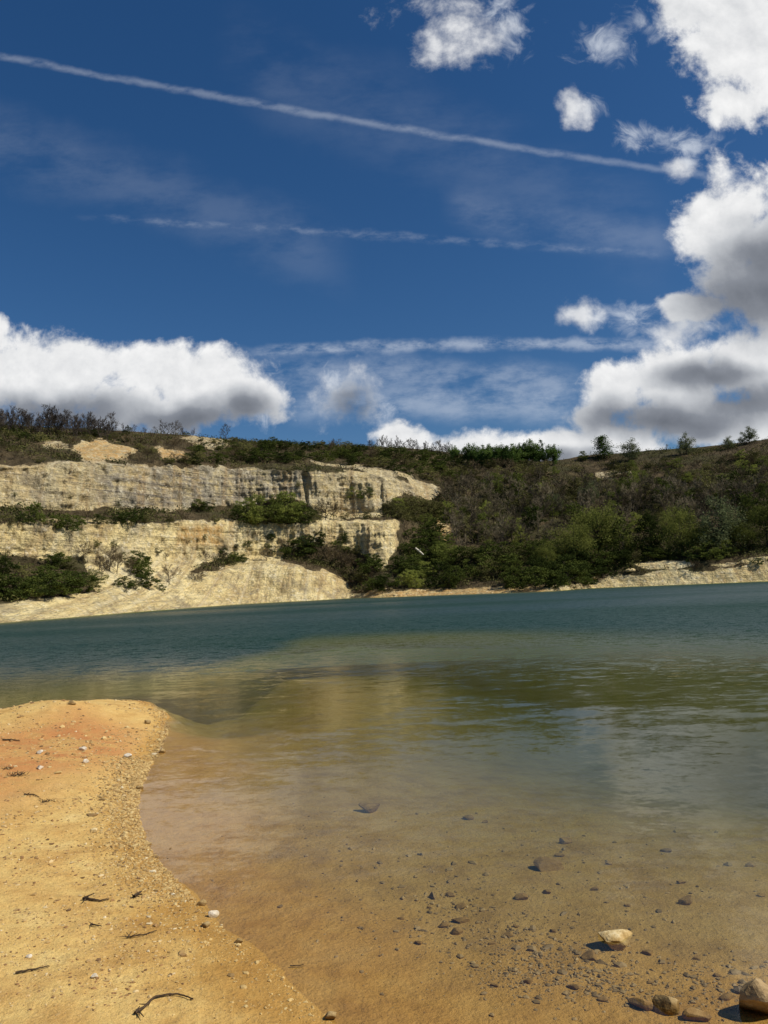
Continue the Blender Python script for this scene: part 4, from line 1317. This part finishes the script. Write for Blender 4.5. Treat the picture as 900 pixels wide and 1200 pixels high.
for px, py, w, m, lab in ((250, 1074, 12, M_WHITE, 'white flint chip on the sand at the water edge'), (237, 1061, 10, M_UMB, 'dark chunk beside the white flint chip'),
                          (241, 1086, 10, M_UMB, 'dark stone below the white flint chip'), (280, 1105, 8, M_UMB, 'dark pebble on the wet edge below the chips'),
                          (388, 1194, 14, M_UMB, 'dark stone at the bottom where water meets sand'), (34, 1122, 6, M_WHITE, 'small white pebble above the straight stick'),
                          (111, 1146, 7, M_WHITE, 'white pebble on the sand right of the straight stick'), (164, 925, 9, M_UMB, 'dark stone at the water edge under the spit'),
                          (120, 938, 7, M_UMB, 'dark pebble on open sand below the spit'), (47, 901, 8, M_WHITE, 'white stone at the left on the reddish spit'),
                          (97, 879, 9, M_WHITE, 'white stone in the middle of the reddish spit'), (100, 894, 8, M_WHITE, 'lower white stone in the middle of the reddish spit'),
                          (47, 883, 7, M_WHITE, 'upper white stone at the left on the reddish spit'), (172, 848, 9, M_UMB, 'dark stone near the tip of the spit'),
                          (85, 838, 8, M_UMB, 'dark stone on the crest of the spit'), (150, 888, 9, M_WHITE, 'pale stone near the right shore of the spit'),
                          (190, 882, 8, M_UMB, 'dark stone on the waterline right of the spit')):
    stone(px, py, w, rng.uniform(0.4, 0.6), rng.uniform(0.6, 0.9), m, lab, None, None, 0.2)


# pebbles nobody could count: shingle along the waterline, chips on the sand, gravel under water
def pebbles(name, xy, size, mat, seed):
    g = np.random.default_rng(seed)
    base, bf = [], []
    bm = bmesh.new()
    bmesh.ops.create_icosphere(bm, subdivisions=1, radius=1.0)
    b0 = np.array([v.co for v in bm.verts])
    f0 = np.array([[v.index for v in p.verts] for p in bm.faces])
    bm.free()
    n = len(xy)
    z = bed(xy[:, 0], xy[:, 1])
    sc_ = size[:, None] * np.stack([g.uniform(0.7, 1.3, n), g.uniform(0.6, 1.1, n), g.uniform(0.35, 0.7, n)], 1)
    a_ = g.uniform(0, 6.28, n)
    V = b0[None] * (1 + 0.22 * g.normal(size=(n, len(b0), 1))) * sc_[:, None, :]
    ca, sa = np.cos(a_)[:, None], np.sin(a_)[:, None]
    x = V[..., 0] * ca - V[..., 1] * sa + xy[:, 0:1]
    y = V[..., 0] * sa + V[..., 1] * ca + xy[:, 1:2]
    zz_ = V[..., 2] + (z + sc_[:, 2] * 0.15)[:, None]
    F = (f0[None] + (np.arange(n) * len(b0))[:, None, None]).reshape(-1, 3)
    tone = np.repeat(g.beta(1.6, 2.0, n), len(b0))
    o = mesh_obj(name, np.stack([x, y, zz_], -1).reshape(-1, 3), F, mat, smooth=False, attrs={'tone': tone})
    tag(o, kind='stuff')


def pebble_mat(name, stops, rough):
    m, t = solid(name)
    c = t.ramp(t.attr('tone'), stops)
    pos = t.node('ShaderNodeNewGeometry').outputs['Position']
    c = t.mix(t.math('MULTIPLY', t.noise(pos, 120, 3, 0.6), 0.35), c, (0.2, 0.13, 0.05))
    finish(t, princ(t, c, rough, None, 0.3))
    return m


M_PEB = pebble_mat('shingle', [(0.0, (0.20, 0.12, 0.045)), (0.2, (0.38, 0.24, 0.085)), (0.6, (0.58, 0.40, 0.15)), (0.93, (0.64, 0.48, 0.21)), (1.0, (0.78, 0.70, 0.50))], 0.8)
M_CHIP = pebble_mat('sand_chips', [(0.0, (0.09, 0.055, 0.03)), (0.25, (0.30, 0.16, 0.06)), (0.5, (0.50, 0.33, 0.13)), (0.8, (0.66, 0.50, 0.25)), (1.0, (0.72, 0.60, 0.38))], 0.85)
M_GRV = pebble_mat('bed_gravel', [(0.0, (0.13, 0.085, 0.035)), (0.4, (0.27, 0.18, 0.075)), (1.0, (0.42, 0.29, 0.125))], 0.6)
g = np.random.default_rng(5)
# along the waterline: dense strip on the land side, strongest where the photograph shows shingle
shl = np.array([tuple(p) for p in SH] + [(0.25, 3.35), (0.9, 2.9)])
seg = np.linalg.norm(np.diff(shl, axis=0), axis=1)
cum = np.concatenate([[0], np.cumsum(seg)])


def strip(n, lo, hi, spread, bias):
    u = g.uniform(lo, hi, n) * cum[-1]
    px_ = np.interp(u, cum, shl[:, 0])
    py_ = np.interp(u, cum, shl[:, 1])
    d = np.abs(g.normal(size=n)) * spread
    k = np.clip(np.searchsorted(cum, u) - 1, 0, len(seg) - 1)
    tx, ty = (shl[k + 1] - shl[k]).T
    ln = np.hypot(tx, ty)
    nx, ny = ty / ln, -tx / ln          # towards the water is checked below
    q1 = np.stack([px_ + nx * 0.05, py_ + ny * 0.05], 1)
    sgn = np.where(poly_sd(q1[:, 0], q1[:, 1], LAND) > 0, 1, -1)
    d = d + bias
    return np.stack([px_ + nx * sgn * d, py_ + ny * sgn * d], 1)


q = np.concatenate([strip(1600, 0.22, 0.6, 0.10, -0.03), strip(8000, 0.52, 0.80, 0.20, -0.02), strip(1500, 0.75, 1.0, 0.2, 0.0), strip(2500, 0.4, 1.0, 0.8, 0.0)])
pebbles('shingle', q, np.exp(g.normal(np.log(0.0055), 0.5, len(q))) * np.clip(np.hypot(q[:, 0], q[:, 1]) / 6, 0.8, 1.8), M_PEB, 6)
# chips over the open sand, thicker on the reddish spit
n = 18000
rr_, aa_ = np.exp(g.uniform(np.log(3.2), np.log(17), n)), g.uniform(R(-36), R(5), n)
q = np.stack([rr_ * np.sin(aa_), rr_ * np.cos(aa_)], 1)
q = q[poly_sd(q[:, 0], q[:, 1], LAND) > 0.1]
keep = (fbmn(p3(q[:, 0] * 1.2, q[:, 1] * 1.2), 4, 0.6, 9) + 0.25 * (np.hypot(q[:, 0], q[:, 1]) > 9)) > 0.0
q = q[keep]
pebbles('sand_chips', q, np.abs(g.normal(size=len(q))) * 0.005 * np.clip(np.hypot(q[:, 0], q[:, 1]) / 5, 0.8, 2.6) + 0.0025, M_CHIP, 7)
# gravel under the shallow water
pts = []
for (cx_, cy_, sx_, sy_, n) in ((545, 1078, 40, 26, 260), (610, 1095, 50, 20, 220), (640, 1125, 50, 22, 420), (600, 1150, 30, 10, 160), (670, 1150, 50, 18, 550), (720, 1172, 60, 14, 400), (850, 1165, 60, 24, 500),
                                (700, 1030, 150, 60, 420), (480, 1090, 60, 50, 200), (420, 1000, 90, 50, 160)):
    for k in range(n):
        px_, py_ = g.normal() * sx_ + cx_, g.normal() * sy_ + cy_
        if py_ < 930 or py_ > 1260:
            continue
        p = at(px_, py_, -0.08)
        pts.append((p.x, p.y))
q = np.array(pts)
q = q[poly_sd(q[:, 0], q[:, 1], LAND) < 0.1]
pebbles('bed_gravel', q, np.exp(g.normal(np.log(0.0065), 0.55, len(q))) * np.clip(np.hypot(q[:, 0], q[:, 1]) / 5, 0.8, 2), M_GRV, 8)

# driftwood
m_wood, t = solid('driftwood')
pos = t.node('ShaderNodeTexCoord').outputs['Object']
finish(t, princ(t, t.ramp(t.noise(pos, 60, 4, 0.6), [(0.3, (0.030, 0.020, 0.012)), (0.7, (0.10, 0.065, 0.035))]), 0.9, None, 0.2))


def wood_stick(pixels, wpx, label, cat, twigs=0, name='driftwood_twig'):
    """one stick lying on the sand through the given points of the photograph"""
    P = [on_bed(*p) for p in pixels]
    g = np.random.default_rng(int(pixels[0][0] * 3 + pixels[0][1]))
    c0 = P[0].copy()
    # smooth the run of points
    Q = []
    for i in range(len(P) - 1):
        for k in range(5):
            tt = k / 5
            p0, p1, p2, p3_ = P[max(i - 1, 0)], P[i], P[i + 1], P[min(i + 2, len(P) - 1)]
            q = 0.5 * ((2 * p1) + (-p0 + p2) * tt + (2 * p0 - 5 * p1 + 4 * p2 - p3_) * tt ** 2 + (-p0 + 3 * p1 - 3 * p2 + p3_) * tt ** 3)
            Q.append(q)
    Q.append(P[-1])
    segs = []
    n = len(Q) - 1
    rad = [wpx * (Vector((0, 0, H)) - q).length / FPX / 2 * (1 - 0.6 * i / n) for i, q in enumerate(Q)]
    lift = [0.5 * rad[i] + 0.006 + 0.004 * g.random() for i in range(n + 1)]
    Q = [np.array(q - c0) + (0, 0, l) for q, l in zip(Q, lift)]
    for i in range(n):
        segs.append((Q[i], Q[i + 1] + (Q[i + 1] - Q[i]) * 0.05, rad[i], rad[i + 1]))
    for k in range(twigs):
        i = int(g.integers(0, max(1, n // 2)))
        d = np.array([g.normal(), g.normal(), abs(g.normal()) * 0.25])
        d /= np.linalg.norm(d)
        segs.append((Q[i], Q[i] + d * g.uniform(0.03, 0.08), rad[i] * 0.6, rad[i] * 0.3))
    v, f = tube_mesh(segs, 6)
    o = mesh_obj(name, v, f, m_wood, smooth=True)
    o.location = c0
    tag(o, label, cat)


wood_stick([(158, 1190), (170, 1182), (180, 1172), (196, 1168), (212, 1168), (226, 1173)], 2.8, 'curved dark driftwood twig with a knotted end at the bottom of the sand', 'twig', 7)
wood_stick([(18, 1142), (30, 1140), (44, 1137), (58, 1134)], 2.2, 'straight dark stick on the sand at the lower left', 'stick')
wood_stick([(97, 1055), (108, 1056), (118, 1057), (128, 1055)], 2.6, 'short thick twig on the sand left of the shingle', 'twig', 4)
wood_stick([(106, 1085), (112, 1086), (119, 1087)], 1.8, 'short twig lying just below the thick twig', 'twig', 3)
wood_stick([(150, 1100), (168, 1097), (184, 1092)], 1.6, 'thin twig in the drift line above the curved driftwood', 'twig', 5)
wood_stick([(157, 1053), (161, 1049), (166, 1046)], 3.0, 'stubby dark twig at the edge of the shingle', 'twig', 3)
wood_stick([(4, 868), (14, 868), (23, 869)], 2.0, 'dark stick lying on the reddish spit at the left edge', 'stick', 4)
wood_stick([(28, 933), (38, 932), (46, 935)], 1.6, 'small dark twig on the sand below the reddish spit', 'twig', 3)
wood_stick([(340, 1134), (356, 1133)], 1.4, 'thin straw at the water edge near the bottom', 'twig')


def tuft(px, py, wpx, label):
    p = on_bed(px, py)
    g = np.random.default_rng(int(px + py))
    w = wpx * (Vector((0, 0, H)) - p).length / FPX
    segs = []
    for k in range(46):
        a = np.array([g.normal() * w * 0.25, g.normal() * w * 0.25, 0])
        d = np.array([g.normal() * 0.8, g.normal() * 0.8, g.uniform(0.1, 0.7)])
        segs.append((a, a + d * w * 0.28, w * 0.022, w * 0.008))
    v, f = tube_mesh(segs, 4)
    o = mesh_obj('dry_weed', v, f, m_wood, smooth=False)
    o.location = p
    tag(o, label, 'weed')


tuft(20, 908, 16, 'dark dried weed clump on the spit near the left edge')
tuft(9, 900, 10, 'smaller dried weed clump above the dark clump at the left edge')
tuft(53, 938, 11, 'dry reddish weed tuft on the sand below the spit')

# pale fallen log on the slope in the thicket
p, dist = ground_at(493, 656)
w = 9 * dist / FPX
m_log, t = solid('bleached_log')
pos = t.node('ShaderNodeTexCoord').outputs['Object']
finish(t, princ(t, t.ramp(t.noise(pos, 6, 4, 0.6), [(0.3, (0.50, 0.44, 0.33)), (0.7, (0.70, 0.64, 0.50))]), 0.85, None, 0.2))
v, f = tube_mesh([((-w * 0.5, 0, 0.5 * w), (0, 0.1, 0.05 * w), 0.13 * w, 0.14 * w), ((0, 0.1, 0.05 * w), (w * 0.5, 0, -0.42 * w), 0.14 * w, 0.10 * w), ((-w * 0.1, 0, 0.16 * w), (w * 0.2, -0.1, 0.35 * w), 0.06 * w, 0.03 * w)], 8)
o = mesh_obj('fallen_log', v, f, m_log)
o.location = (p[0] * 0.985, p[1] * 0.985, p[2] + 1.6)
tag(o, 'bleached pale log slanting down the dark green thicket', 'log')
# boulders at the left end of the right bank
for px_, py_, wp, lab in ((684, 681, 11, 'pale boulder at the left end of the right bank'), (694, 676, 12, 'upper pale boulder at the left end of the right bank'), (672, 687, 9, 'pale boulder at the water left of the right bank'), (738, 668, 12, 'dark gap-side boulder in the notch of the right bank')):
    p, dist = ground_at(px_, py_)
    w = wp * dist / FPX
    v, f = stone_mesh(int(px_), sub=3)
    o = mesh_obj('boulder', v * np.array([w / 2, w * 0.4, w * 0.24]), f, M_LIME, smooth=False)
    o.location = (p[0], p[1], p[2] + 0.02 * w)
    tag(o, lab, 'boulder')
